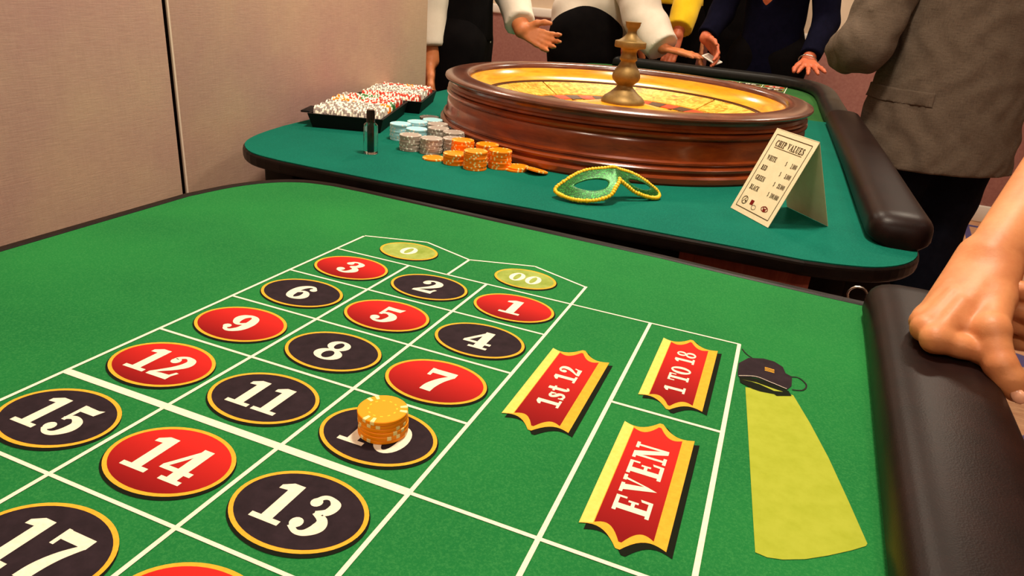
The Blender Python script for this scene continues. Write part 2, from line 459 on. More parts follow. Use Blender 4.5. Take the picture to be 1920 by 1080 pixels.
wb = empty('wall_back', (0, BACK, FLOOR)); tag(wb, 'cream painted back wall above a mauve wainscot', 'wall', kind='structure')
local(box('upper_wall', -3.2, 5.2, BACK, BACK + 0.1, 0.18, CEIL, 'wall_paint'), wb)
local(box('wainscot', -3.2, 5.2, BACK - 0.012, BACK + 0.1, FLOOR, 0.12, 'wainscot'), wb)
t1 = box('trim_1', -3.2, 5.2, BACK - 0.03, BACK + 0.02, 0.12, 0.182, 'white_paint', bev=0.012); tag(t1, 'white chair rail moulding on the back wall', 'moulding', kind='structure')
b1 = box('baseboard_back', -3.2, 5.2, BACK - 0.028, BACK, FLOOR, FLOOR + 0.1, 'white_paint', bev=0.006); tag(b1, 'white baseboard along the back wall', 'baseboard', kind='structure')
for nm, a in (('wall_right', (5.1, 5.2, -3.6, BACK)), ('wall_far_left', (-3.3, -3.2, 1.1, BACK)), ('wall_front', (-3.2, 5.2, -3.7, -3.6))):
    w = box(nm, a[0], a[1], a[2], a[3], FLOOR, CEIL, 'wall_paint'); tag(w, {'wall_right': 'cream painted side wall across the room', 'wall_far_left': 'cream painted end wall past the folding wall', 'wall_front': 'cream painted wall behind the viewer'}[nm], 'wall', kind='structure')
for i, (x, y, pw, sz) in enumerate(LAMPS):
    r = empty('ceiling_lamp', (x, y, CEIL)); tag(r, 'round recessed ceiling lamp with a white ring', 'lamp', 'recessed ceiling lamps')
    link('trim_ring', bm_mesh('ring', lathe_bm([(sz / 2, -0.001), (sz / 2 + 0.03, -0.012), (sz / 2 + 0.035, 0.0), (sz / 2, 0.0)], 40)), r, 'white_paint')
    link('diffuser', bm_mesh('diff', lathe_bm([(0, -0.004), (sz / 2, -0.004), (sz / 2, -0.001)], 40)), r, 'lamp_glow')
    ld = bpy.data.lights.new('lamp_light', 'AREA'); ld.shape = 'DISK'; ld.size = sz; ld.energy = pw; ld.color = (1.0, 0.86, 0.68)
    lo = bpy.data.objects.new('lamp_light', ld); C.objects.link(lo); lo.location = (0, 0, -0.02); lo.parent = r

# ------------------------------------------------------------------ flat print: glyphs and layout
def st(pts, n=7):
    P = catmull([(x, y, w) for x, y, w in pts], n); out = []; L = []; Rr = []
    for i, p in enumerate(P):
        t = P[min(i + 1, len(P) - 1)][:2] - P[max(i - 1, 0)][:2]; t = t / (np.linalg.norm(t) + 1e-9)
        nn = np.array([-t[1], t[0]]) * p[2] / 2
        L.append(p[:2] + nn); Rr.append(p[:2] - nn)
    for i in range(len(P) - 1): out.append([tuple(Rr[i]), tuple(Rr[i + 1]), tuple(L[i + 1]), tuple(L[i])])
    return out
def rc(x0, y0, x1, y1): return [[(x0, y0), (x1, y0), (x1, y1), (x0, y1)]]
def disc(cx, cy, r, n=14, ry=None): return [[(cx + r * math.cos(2 * PI * i / n), cy + (ry or r) * math.sin(2 * PI * i / n)) for i in range(n)]]
def ring(cx, cy, rx, ry, ix, iy, n=28):
    o = []
    for i in range(n):
        a, b = 2 * PI * i / n, 2 * PI * (i + 1) / n
        o.append([(cx + ix * math.cos(a), cy + iy * math.sin(a)), (cx + rx * math.cos(a), cy + ry * math.sin(a)), (cx + rx * math.cos(b), cy + ry * math.sin(b)), (cx + ix * math.cos(b), cy + iy * math.sin(b))])
    return o
def ln(x0, y0, x1, y1, w):
    d = np.array([x1 - x0, y1 - y0], float); d /= np.linalg.norm(d); nn = np.array([-d[1], d[0]]) * w / 2
    a, b = np.array([x0, y0]), np.array([x1, y1]); return [[tuple(a - nn), tuple(b - nn), tuple(b + nn), tuple(a + nn)]]
six = st([(.52, .82, .1), (.43, .94, .1), (.29, .93, .14), (.15, .74, .21), (.12, .44, .24), (.18, .16, .2), (.33, .05, .12), (.49, .15, .2), (.53, .31, .22), (.46, .5, .16), (.34, .56, .1), (.2, .46, .1)]) + disc(.5, .78, .1)
G = {
 '0': (.68, ring(.34, .5, .34, .5, .13, .4)),
 '1': (.6, rc(.2, 0, .43, 1) + [[(.2, 1), (.02, .88), (.02, .78), (.2, .8)]] + rc(.02, 0, .6, .11)),
 '2': (.66, st([(.10, .72, .12), (.14, .86, .12), (.30, .95, .1), (.49, .86, .2), (.52, .68, .24), (.40, .46, .17), (.2, .24, .1), (.07, .08, .1)]) + disc(.16, .73, .12) + [[(.03, 0), (.6, 0), (.6, .19), (.3, .17), (.03, .1)]] + [[(.54, 0), (.66, .32), (.58, .33), (.48, .1)]]),
 '3': (.66, st([(.12, .78, .12), (.2, .93, .11), (.34, .95, .1), (.49, .84, .19), (.46, .64, .17), (.28, .54, .09)]) + st([(.28, .54, .09), (.49, .45, .17), (.54, .27, .24), (.42, .08, .15), (.26, .04, .1), (.1, .14, .12)]) + disc(.15, .77, .11) + disc(.15, .22, .12)),
 '4': (.72, st([(.46, .97, .1), (.25, .63, .1), (.06, .32, .1)]) + rc(.02, .25, .72, .36) + rc(.36, 0, .59, 1) + rc(.24, 0, .71, .1)),
 '5': (.66, [[(.12, .8), (.56, .8), (.62, 1.02), (.5, .98), (.12, 1)]] + rc(.12, .46, .21, 1) + st([(.13, .5, .09), (.3, .6, .12), (.5, .5, .2), (.54, .3, .24), (.42, .08, .15), (.24, .04, .1), (.1, .14, .11)]) + disc(.15, .21, .12)),
 '6': (.66, six),
 '9': (.66, [[(.66 - x, 1 - y) for x, y in q] for q in six]),
 '7': (.66, rc(.04, .79, .64, .99) + rc(.04, .66, .12, 1) + st([(.6, .84, .1), (.42, .55, .18), (.32, .25, .24), (.3, .0, .25)])),
 '8': (.66, ring(.33, .75, .27, .25, .1, .165) + ring(.33, .275, .33, .275, .13, .185)),
 'E': (.72, rc(.1, 0, .32, 1) + rc(0, 0, .68, .11) + rc(0, .89, .66, 1) + rc(.3, .45, .5, .55) + rc(.46, .36, .54, .64) + [[(.6, .0), (.7, .0), (.72, .34), (.62, .3)]] + rc(.58, .7, .66, 1)),
 'V': (.82, [[(.08, 1), (.34, 1), (.5, .26), (.4, 0)], [(.4, 0), (.5, .26), (.72, 1), (.62, 1)]] + rc(0, .9, .42, 1) + rc(.56, .9, .82, 1)),
 'N': (.86, rc(.12, 0, .22, 1) + rc(.66, 0, .76, 1) + [[(.1, 1), (.34, 1), (.76, 0), (.56, 0)]] + rc(0, 0, .34, .1) + rc(0, .9, .32, 1) + rc(.54, .9, .86, 1)),
 'T': (.74, rc(.26, 0, .48, 1) + rc(0, .89, .74, 1) + rc(0, .66, .09, 1) + rc(.65, .66, .74, 1) + rc(.14, 0, .6, .1)),
 'O': (.78, ring(.39, .5, .39, .5, .16, .4)),
 's': (.5, st([(.42, .52, .1), (.3, .65, .1), (.13, .58, .16), (.2, .42, .18), (.38, .3, .2), (.4, .14, .16), (.24, .04, .1), (.06, .14, .1)]) + rc(.38, .44, .46, .68) + rc(.02, 0, .1, .24)),
 't': (.46, rc(.12, .14, .33, .9) + rc(0, .58, .44, .68) + st([(.22, .16, .2), (.3, .05, .12), (.46, .12, .09)])),
 'C': (.7, st([(.6, .74, .1), (.48, .93, .1), (.32, .94, .13), (.14, .7, .22), (.13, .34, .23), (.3, .07, .13), (.5, .07, .1), (.64, .26, .1)]) + rc(.56, .66, .64, 1)),
 'H': (.86, rc(.12, 0, .34, 1) + rc(.54, 0, .76, 1) + rc(.3, .46, .6, .55) + rc(0, 0, .42, .09) + rc(0, .91, .42, 1) + rc(.46, 0, .86, .09) + rc(.46, .91, .86, 1)),
 'I': (.46, rc(.12, 0, .34, 1) + rc(0, 0, .46, .09) + rc(0, .91, .46, 1)),
 'P': (.7, rc(.12, 0, .34, 1) + rc(0, 0, .46, .09) + rc(0, .91, .4, 1) + st([(.3, .95, .1), (.52, .9, .16), (.58, .72, .22), (.5, .54, .16), (.3, .48, .1)])),
 'A': (.8, [[(.08, 0), (.18, 0), (.46, 1), (.34, 1)], [(.34, 1), (.46, 1), (.76, 0), (.52, 0)]] + rc(.2, .28, .6, .36) + rc(0, 0, .28, .08) + rc(.44, 0, .82, .08)),
 'L': (.66, rc(.12, 0, .34, 1) + rc(0, 0, .64, .1) + rc(0, .91, .46, 1) + rc(.56, 0, .64, .34)),
 'U': (.8, st([(.22, 1, .22), (.22, .3, .22), (.3, .08, .15), (.46, .05, .1), (.6, .14, .1), (.63, .4, .1), (.63, 1, .1)]) + rc(.02, .91, .42, 1) + rc(.5, .91, .78, 1)),
 'S': (.6, st([(.52, .76, .1), (.36, .94, .1), (.17, .84, .18), (.2, .62, .22), (.42, .42, .24), (.48, .2, .2), (.3, .05, .1), (.08, .2, .1)]) + rc(.46, .66, .54, 1) + rc(.04, 0, .12, .32)),
 'W': (1.1, [[(.06, 1), (.28, 1), (.38, 0), (.3, 0)], [(.3, 0), (.38, 0), (.6, 1), (.52, 1)], [(.46, 1), (.66, 1), (.78, 0), (.7, 0)], [(.7, 0), (.78, 0), (1.02, 1), (.94, 1)]] + rc(0, .91, .36, 1) + rc(.86, .91, 1.1, 1)),
 'R': (.78, rc(.12, 0, .34, 1) + rc(0, 0, .42, .09) + rc(0, .91, .4, 1) + st([(.3, .95, .1), (.5, .9, .15), (.56, .74, .2), (.48, .57, .15), (.3, .52, .1)]) + st([(.38, .52, .16), (.52, .3, .2), (.6, .06, .2), (.78, .05, .1)])),
 'D': (.76, rc(.12, 0, .34, 1) + rc(0, 0, .36, .09) + rc(0, .91, .36, 1) + st([(.3, .95, .1), (.56, .86, .16), (.64, .5, .22), (.56, .14, .16), (.3, .05, .1)])),
 'G': (.76, st([(.6, .74, .1), (.48, .93, .1), (.32, .94, .13), (.14, .7, .22), (.13, .34, .23), (.3, .07, .13), (.5, .07, .12), (.6, .2, .14)]) + rc(.5, 0, .7, .42) + rc(.42, .36, .78, .44) + rc(.56, .66, .64, 1)),
 'B': (.74, rc(.12, 0, .34, 1) + rc(0, 0, .36, .09) + rc(0, .91, .36, 1) + st([(.3, .95, .1), (.48, .9, .15), (.54, .75, .2), (.46, .58, .14), (.3, .53, .09)]) + st([(.3, .53, .09), (.52, .46, .15), (.58, .27, .22), (.48, .1, .15), (.3, .05, .1)])),
 'K': (.82, rc(.12, 0, .34, 1) + rc(0, 0, .42, .09) + rc(0, .91, .42, 1) + ln(.34, .42, .7, .96, .1) + [[(.38, .58), (.52, .66), (.8, 0), (.56, 0)]] + rc(.54, .91, .82, 1)),
 ',': (.2, disc(.1, .07, .09) + [[(.1, 0), (.19, .06), (.06, -.18), (.02, -.16)]]),
 '$': (.6, st([(.52, .76, .1), (.36, .9, .1), (.17, .8, .16), (.2, .62, .2), (.42, .42, .22), (.48, .24, .18), (.3, .1, .1), (.08, .22, .1)]) + rc(.26, -.06, .34, 1.06)),
 ' ': (.34, []),
}
def text_polys(s, h, sx=1.0, sp=0.08):
    """centred on the origin, baseline along +x"""
    w = sum(G[c][0] + sp for c in s) - sp; x = -w / 2; out = []
    for c in s:
        for q in G[c][1]: out.append([((px + x) * h * sx, (py - .5) * h) for px, py in q])
        x += G[c][0] + sp
    return out

class Print:
    """flat print lying on a surface; each layer a hair above the one before"""
    def __init__(self, fmap): self.v = []; self.f = []; self.m = []; self.mats = []; self.map = fmap; self.n = 0
    def add(self, polys, m, layer):
        if m not in self.mats: self.mats.append(m)
        mi = self.mats.index(m)
        for k, q in enumerate(polys):
            a = sum(q[i][0] * q[(i + 1) % len(q)][1] - q[(i + 1) % len(q)][0] * q[i][1] for i in range(len(q)))
            if a < 0: q = q[::-1]
            b = len(self.v)
            for x, y in q: self.v.append(self.map(x, y, layer * 0.00012 + (k % 9) * 0.000006))
            self.f.append(list(range(b, b + len(q)))); self.m.append(mi)
        return self
    def build(self, name, parent, label=None):
        me = bpy.data.meshes.new(name); me.from_pydata(self.v, [], self.f)
        o = link(name, me, parent, self.mats)
        me.polygons.foreach_set('material_index', self.m); me.update()
        if label: o['label'] = label
        return o

# homography: layout cells (column, row) -> metres on the felt
HM = np.array([[1.06612692e-01, -3.37214140e-03, 9.56562688e-03], [1.09616798e-04, -8.75352287e-02, -9.28351499e-03], [5.65542907e-04, -1.16217111e-02, 1.0]])
def cell(c, r):
    v = HM @ np.array([c, r, 1.0]); return v[0] / v[2], v[1] / v[2]
CW, RH = 0.1066, 0.0925     # nominal cell size in metres
REDS = {1, 3, 5, 7, 9, 12, 14, 16, 18, 19, 21, 23, 25, 27, 30, 32, 34, 36}

def layout(parent, conv, rows, full=True):
    """conv(c, r, dz) -> local xyz; builds the printed betting layout as parts of the table"""
    lm = lambda x, y, z: conv(x, y, z)
    P = Print(lm); T = 0.031; TH = 0.075
    for r in range(0, rows + 1):
        thick = r > 0 and r % 4 == 0
        w = TH if thick else T
        P.add(ln(0, r, 3, r, w), 'white_ink', 1)
    for c in (0, 1, 2, 3): P.add(ln(c, 0 if c in (1, 2) else -0.68, c, rows, T), 'white_ink', 1.7)
    P.add(ln(1.5, 0, 1.5, -.69, T), 'white_ink', 1)
    for a, b in (((0, -.70), (.77, -1.0)), ((.77, -1.0), (1.5, -.69)), ((1.5, -.69), (2.26, -1.0)), ((2.26, -1.0), (3.0, -.66))): P.add(ln(*a, *b, T), 'white_ink', 1)
    P.add(ln(3, 0, 4.78, 0, T * .9), 'white_ink', 1); P.add(ln(3.868, 0, 3.868, rows, T * 1.05) + ln(4.768, 0, 4.768, rows, T * 1.15), 'white_ink', 1.7)
    for r in range(2, rows + 1, 2): P.add(ln(3.868 if r % 4 else 3, r, 4.768, r, T * 1.1), 'white_ink', 1)
    P.build('layout_lines', parent, 'cream printed grid lines of the betting layout')
    def oval(cx, cy, rx, ry, s, fill, th):
        Q = Print(lambda x, y, z: conv(cx + x / CW, cy - y / RH, z))
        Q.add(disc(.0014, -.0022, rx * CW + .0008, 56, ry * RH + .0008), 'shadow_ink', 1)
        Q.add(disc(0, 0, rx * CW, 56, ry * RH), 'gold_ink', 2)
        Q.add(disc(0, 0, rx * CW - .0030, 56, ry * RH - .0030), fill, 3)
        Q.add(text_polys(s, th, 1.0 if len(s) > 1 else 1.12), 'white_ink', 4)
        nm = {'red_ink': 'red', 'black_ink': 'black', 'olive_ink': 'olive green'}[fill]
        Q.build('number_oval', parent, '%s oval printed with the number %s' % (nm, s))
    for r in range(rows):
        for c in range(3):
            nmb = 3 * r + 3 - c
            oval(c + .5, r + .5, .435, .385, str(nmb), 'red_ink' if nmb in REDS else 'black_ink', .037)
    oval(.75, -.5, .37, .34, '0', 'olive_ink', .028); oval(2.31, -.47, .37, .34, '00', 'olive_ink', .028)
    def plate(c0, c1, r0, r1, s, th):
        W = (c1 - c0) * CW / 2; L = (r1 - r0) * RH / 2; cx, cy = (c0 + c1) / 2, (r0 + r1) / 2
        Q = Print(lambda x, y, z: conv(cx + x / CW, cy - y / RH, z))
        def outline(w, l, pk, dip):
            def end(sg):
                q = []
                for i in range(0, 11):
                    t = i / 10; q.append((-w + w * t * .95, l - dip * math.sin(PI * t) + pk * t ** 2.6))
                full_ = q + [(-x, y) for x, y in q[::-1]]
                return [(x, sg * y) for x, y in full_] if sg > 0 else [(-x, -y) for x, y in full_]
            return end(1) + end(-1)
        o = outline(W, L, .0115, .004)
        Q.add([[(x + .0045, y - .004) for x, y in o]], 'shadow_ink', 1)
        Q.add([o], 'gold_ink', 2)
        Q.add([[(-W, L), (-W + .0085, L - .004), (-W + .0085, -L + .004), (-W, -L)]], 'light_gold_ink', 3)
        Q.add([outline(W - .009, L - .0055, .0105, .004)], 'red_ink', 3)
        Q.add([[(-y, x) for x, y in q] for q in text_polys(s, th, 1.0, .1)], 'white_ink', 4)
        Q.build('bet_plate', parent, 'red and gold plate printed with %s' % s)
    plate(3.16, 3.70, 1.26, 2.70, '1st 12', .0205)
    plate(4.055, 4.585, .33, 1.74, '1 TO 18', .019)
    plate(4.045, 4.585, 2.27, 3.72, 'EVEN', .0255)

# ------------------------------------------------------------------ betting table
def table_legs(parent, pts, top):
    for x, y in pts:
        o = link('leg', bm_mesh('leg', box_bm(x - .03, x + .03, y - .03, y + .03, FLOOR, top, .006)), parent, 'trim')
def rail_section(w, h, lip=0.006):
    # flat-bottomed padded cushion, rounded on top
    q = [(-w / 2 + .012, 0), (-w / 2 + .002, .008)]
    for a in np.linspace(PI, 0, 15):
        ca, sa = math.cos(a), math.sin(a)
        q.append(((w / 2) * math.copysign(abs(ca) ** .62, ca), .012 + (h - .012) * abs(sa) ** .55))
    q += [(w / 2 - .002, .008), (w / 2 - .012, 0)]
    return q
def rail(name, path, w, h, parent, m, r_end=.04):
    P = [np.array(p, float) for p in catmull(path, 10)]
    # add rounded ends
    def dens(P0, P1, rev):
        d = (P0 - P1) / np.linalg.norm(P0 - P1); out = []
        for a in np.linspace(0, PI / 2, 8)[1:]: out.append((P0 + d * r_end * math.sin(a), max(.35, math.cos(a) ** .5)))
        return out
    A = dens(P[0], P[1], 0)[::-1]; B = dens(P[-1], P[-2], 0)
    pts = [a[0] for a in A] + P + [b[0] for b in B]; sc = [a[1] for a in A] + [1.0] * len(P) + [b[1] for b in B]
    o = link(name, bm_mesh(name, sweep_bm(pts, rail_section(w, h), scales=sc)), parent, m, smooth=True)
    auto_smooth(o, 1.0); return o

T1 = empty('betting_table', (0.2, -0.5, FLOOR)); tag(T1, 'roulette betting table with printed green felt and brown padded armrest', 'table')
def at_root(root):
    L = Vector(root.location)
    def f(o):
        o.data.transform(Matrix.Translation(-L)); return o
    return f
t1o = [(-.297, -1.35), (.70, -1.35)] + [(.735, .06)] + [tuple(p) for p in catmull([(.735, .09), (.715, .155), (.66, .185)], 5)] + [(.60, .188), (.49, .195), (.39, .205), (.01, .221), (-.11, .226)] + [tuple(p) for p in catmull([(-.165, .226), (-.215, .214), (-.255, .180), (-.282, .125), (-.297, .05)], 4)]
fx = at_root(T1)
_o = offset_poly(t1o, .014); _i = offset_poly(t1o, -.0005); _m = offset_poly(t1o, .0025); _m2 = offset_poly(t1o, .011)
_b = bmesh.new(); _R = [[_b.verts.new((x, y, z)) for x, y in q] for q, z in ((_i, -.02), (_i, .0003), (_m, .0018), (_m2, .0018), (_o, -.0015), (_o, -.030), (_m, -.033), (_i, -.02))]
for A_, B_ in zip(_R, _R[1:]):
    for i in range(len(_o)): _b.faces.new((A_[i], A_[(i + 1) % len(_o)], B_[(i + 1) % len(_o)], B_[i]))
bmesh.ops.recalc_face_normals(_b, faces=_b.faces)
fx(link('edge_trim', bm_mesh('t1trim', _b), T1, 'trim'))
fx(link('underboard', bm_mesh('t1board', prism_bm(_i, -.030, -.012)), T1, 'trim'))
fx(link('felt_top', bm_mesh('t1felt', prism_bm(t1o, -.012, 0)), T1, 'felt_green'))
fx(box('apron', -.22, .66, -1.27, .14, -.12, -.032, 'trim', T1))
table_legs(T1, [], 0)
for x, y in ((-.18, -1.2), (.62, -1.2), (-.18, .08), (.62, .08)):
    fx(box('leg', x - .03, x + .03, y - .03, y + .03, FLOOR, -.03, 'trim', T1, .006))
fx(rail('armrest', [(.682, -1.3, 0), (.688, -.8, 0), (.691, -.3, 0), (.693, .05, 0), (.692, .14, 0)], .106, .047, T1, 'leather', .045))
L1 = Vector(T1.location)
def conv1(c, r, dz):
    x, y = cell(c, r); return (x - L1.x, y - L1.y, .0003 + dz - L1.z)
layout(T1, conv1, 8)
# the printed spotlight and its beam
SP = Print(lambda x, y, z: (x - L1.x, y - L1.y, .0003 + z - L1.z))
SP.add([[(0.5318, -0.0991), (0.5743, -0.0908), (0.5903, -0.1344), (0.6053, -0.1809), (0.6196, -0.2333), (0.6305, -0.2755), (0.6294, -0.2785), (0.6198, -0.2881), (0.6055, -0.3006), (0.5915, -0.3114), (0.5776, -0.319), (0.5678, -0.3218), (0.5602, -0.3207), (0.5555, -0.2847), (0.5479, -0.2253), (0.5404, -0.1662)]], 'lime_ink', 1)
SP.build('printed_beam', T1, 'lime beam of light printed on the felt')
SQ = Print(lambda x, y, z: (x - L1.x, y - L1.y, .0004 + z - L1.z))
SQ.add([[(0.5206, -0.0534), (0.5285, -0.0364), (0.5429, -0.0295), (0.5534, -0.0303), (0.5622, -0.0379), (0.5655, -0.0504), (0.5717, -0.0543), (0.5721, -0.0735), (0.5684, -0.0836), (0.5541, -0.0791), (0.539, -0.0748), (0.5235, -0.0823), (0.5219, -0.0758)]], 'black_ink', 2)
SQ.add([[(0.5243, -0.0818), (0.5392, -0.0766), (0.5542, -0.08), (0.57, -0.0855), (0.573, -0.0937), (0.5601, -0.1011), (0.5579, -0.0988), (0.5454, -0.1005), (0.538, -0.0992), (0.5263, -0.0928)]], 'shadow_ink', 2)
SQ.add([[(0.5274, -0.0864), (0.5368, -0.0858), (0.5443, -0.0872), (0.5571, -0.0928), (0.5651, -0.0901), (0.5547, -0.0882), (0.5399, -0.0849)]], 'lime_ink', 3)
SQ.add(st([(0.5203, -0.0188, .0012), (0.5259, -0.0285, .0012), (0.5321, -0.0342, .0012)]), 'black_ink', 2)
SQ.add(st([(0.5712, -0.0546, .0014), (0.5779, -0.0532, .0014), (0.5845, -0.0616, .0014), (0.5848, -0.0709, .0014), (0.5809, -0.0778, .0014), (0.5728, -0.081, .0014)]), 'black_ink', 2)
SQ.add(st([(0.5235, -0.0800, .0006), (0.539, -0.0730, .0006), (0.5541, -0.0773, .0006), (0.568, -0.0822, .0006)]), 'white_ink', 3)
for a, b in (((0.5455, -0.0487), (0.5547, -0.0496)), ((0.5457, -0.0517), (0.5549, -0.0525)), ((0.546, -0.0547), (0.5551, -0.0555))): SQ.add(ln(*a, *b, .0014), 'gold_ink', 3)
SQ.build('printed_spotlight', T1, 'black stage spotlight printed on the felt')

# ------------------------------------------------------------------ wheel table and far table
Z2 = .015
T2 = empty('wheel_table', (.1, .95, FLOOR)); tag(T2, 'teal felt table carrying the roulette wheel, with dark vinyl edge', 'table'); fx2 = at_root(T2)
t2o = [(-.24, .259), (-.1, .258), (.05, .262), (.2, .270), (.38, .273), (.5, .276), (.57, .277)] + [tuple(p) for p in catmull([(.61, .285), (.66, .305), (.70, .345), (.722, .40), (.724, .47)], 4)] + [(.672, 1.66), (-.50, 1.66), (-.492, .60)] + [tuple(p) for p in catmull([(-.486, .50), (-.468, .40), (-.435, .325), (-.375, .275), (-.30, .261)], 4)]
fx2(link('edge_trim', bm_mesh('t2trim', prism_bm(offset_poly(t2o, .004), Z2 - .024, Z2 - .0012, .006, 3)), T2, 'trim'))
fx2(link('felt_top', bm_mesh('t2felt', prism_bm(t2o, Z2 - .012, Z2)), T2, 'felt_teal'))
fx2(box('apron', -.22, .69, .345, 1.6, -.16, Z2 - .024, 'trim', T2))
fx2(box('apron_board', .40, .585, .300, .345, -.15, Z2 - .0245, 'apron_wood', T2))
for x, y in ((-.36, .36), (.60, .36), (-.36, 1.55), (.55, 1.55)):
    fx2(box('leg', x - .035, x + .035, y - .035, y + .035, FLOOR, Z2 - .024, 'trim', T2, .006))
fx2(rail('armrest', [(.696, .455, Z2), (.688, .6, Z2), (.668, 1.0, Z2), (.645, 1.4, Z2), (.633, 1.61, Z2)], .092, .047, T2, 'leather', .042))
lt = bmesh.new(); tube_bm([(.645 + .012 * math.cos(a), .268, -.017 + .012 * math.sin(a)) for a in np.linspace(-.4, PI + .9, 12)], .0018, 6, lt)
fx2(link('latch_ring', bm_mesh('latch', lt), T2, 'silver', smooth=True))

T3 = empty('far_betting_table', (.1, 2.2, FLOOR)); tag(T3, 'second betting table past the wheel, dark green felt and black rail', 'table'); fx3 = at_root(T3)
t3o = [(.66, 1.675), (.635, 2.05)] + [tuple(p) for p in catmull([(.62, 2.35), (.595, 2.55), (.53, 2.70), (.42, 2.78), (.28, 2.80)], 4)] + [(-.35, 2.82)] + [tuple(p) for p in catmull([(-.42, 2.80), (-.48, 2.74), (-.50, 2.64)], 4)] + [(-.50, 1.675)]
fx3(link('edge_trim', bm_mesh('t3trim', prism_bm(offset_poly(t3o, .006), -.032, -.0012, .004, 2)), T3, 'trim'))
fx3(link('felt_top', bm_mesh('t3felt', prism_bm(t3o, -.012, 0)), T3, 'felt_far'))
fx3(box('apron', -.42, .55, 1.72, 2.62, -.12, -.032, 'trim', T3))
for x, y in ((-.36, 1.8), (.52, 1.8), (-.36, 2.6), (.42, 2.6)):
    fx3(box('leg', x - .03, x + .03, y - .03, y + .03, FLOOR, -.03, 'trim', T3, .006))
fx3(rail('padded_rail', [(.625, 1.72, 0), (.605, 2.05, 0), (.588, 2.35, 0), (.56, 2.54, 0), (.50, 2.67, 0), (.40, 2.745, 0), (.27, 2.765, 0), (-.05, 2.77, 0), (-.35, 2.775, 0)], .075, .045, T3, 'black_rail', .03))
L3 = Vector(T3.location)
def conv3(c, r, dz): return (.43 - c * .1 - L3.x, 1.80 + r * .1 - L3.y, .0006 + dz * 3 - L3.z)
layout(T3, conv3, 9)

# ------------------------------------------------------------------ roulette wheel
WX, WY = .134, .925
W = empty('roulette_wheel', (WX, WY, Z2)); tag(W, 'large varnished mahogany roulette wheel with golden bowl and brass turret', 'roulette wheel')
def smooth_prof(p): return p
bowl = [(.30, 0), (.418, 0), (.421, .004), (.421, .013), (.418, .017), (.413, .019), (.414, .0215), (.4165, .024), (.417, .028), (.414, .031), (.409, .0325), (.4085, .034), (.411, .0365), (.4105, .040), (.406, .043), (.4035, .05), (.403, .062), (.4015, .072), (.399, .0765), (.398, .078), (.4015, .080), (.404, .083), (.404, .087), (.4005, .090), (.397, .0915), (.400, .0925), (.4025, .0945), (.4015, .098), (.398, .100), (.3965, .106), (.398, .1105), (.402, .112)]
rim = [(.402, .112), (.4075, .1138), (.4095, .1170), (.4085, .1205), (.404, .1225), (.392, .1242), (.375, .1252), (.362, .1243), (.356, .121), (.353, .115), (.353, .112)]
wallp = [(.353, .112), (.350, .107), (.341, .097), (.330, .0895), (.321, .086)]
auto_smooth(link('bowl', bm_mesh('bowl', lathe_bm(bowl, 128)), W, 'wheel_wood'), .5)
auto_smooth(link('rim', bm_mesh('rim', lathe_bm(rim, 128)), W, 'rim_wood'), .7)
auto_smooth(link('inner_wall', bm_mesh('inner', lathe_bm(wallp, 128)), W, 'gold_wood'), .7)
auto_smooth(link('ledge', bm_mesh('ledge', lathe_bm([(.321, .086), (.320, .083), (.3155, .083), (.3155, .078), (.24, .052)], 128)), W, 'ledge'), .7)
NP = 8
for k in range(NP):
    b = bmesh.new(); a0 = 2 * PI * k / NP + .008 + .2; a1 = 2 * PI * (k + 1) / NP - .008 + .2; n = 14
    rows = []
    for r, z in ((.3135, .0765), (.3135, .082), (.288, .0725), (.252, .060), (.252, .054)):
        rows.append([b.verts.new((r * math.cos(a0 + (a1 - a0) * i / n), r * math.sin(a0 + (a1 - a0) * i / n), z)) for i in range(n + 1)])
    for A, B in zip(rows, rows[1:]):
        for i in range(n): b.faces.new((A[i], A[i + 1], B[i + 1], B[i]))
    for j in (0, n): b.faces.new([R_[j] for R_ in rows])
    bmesh.ops.recalc_face_normals(b, faces=b.faces)
    link('track_panel', bm_mesh('track_panel', b), W, 'burl')
rot = link('rotor', bm_mesh('rotor', lathe_bm([(.249, .050), (.249, .058), (.246, .0595), (.244, .058), (.205, .054), (.186, .047), (.165, .047), (.160, .060), (.12, .068), (.07, .078), (.05, .082), (0, .083)], 96)), W, 'gold_wood'); auto_smooth(rot, .7)
for k in range(38):
    a0 = 2 * PI * k / 38; a1 = 2 * PI * (k + 1) / 38; b = bmesh.new()
    q = []
    for r, z in ((.2435, .0592), (.207, .0556)):
        for i in range(4):
            a = a0 + .004 + (a1 - a0 - .008) * i / 3; q.append((r * math.cos(a), r * math.sin(a), z))
    lo_ = [b.verts.new((x, y, z - .002)) for x, y, z in q]; hi_ = [b.verts.new((x, y, z)) for x, y, z in q]
    for i in range(3): b.faces.new((hi_[i], hi_[i + 1], hi_[i + 5], hi_[i + 4])); 
    for i in range(3): b.faces.new((lo_[i], lo_[i + 1], hi_[i + 1], hi_[i])); b.faces.new((lo_[i + 4], lo_[i + 5], hi_[i + 5], hi_[i + 4]))
    bmesh.ops.recalc_face_normals(b, faces=b.faces)
    col = 'seg_green' if k in (4, 23) else ('seg_red' if k % 2 else 'seg_black')
    link('number_segment', bm_mesh('number_segment', b), rot, col)
    f = box_bm(.165, .206, -.0007, .0007, .046, .0565)
    f.transform(Matrix.Rotation(a0, 4, 'Z'))
    link('pocket_fret', bm_mesh('fret', f), rot, 'brass')
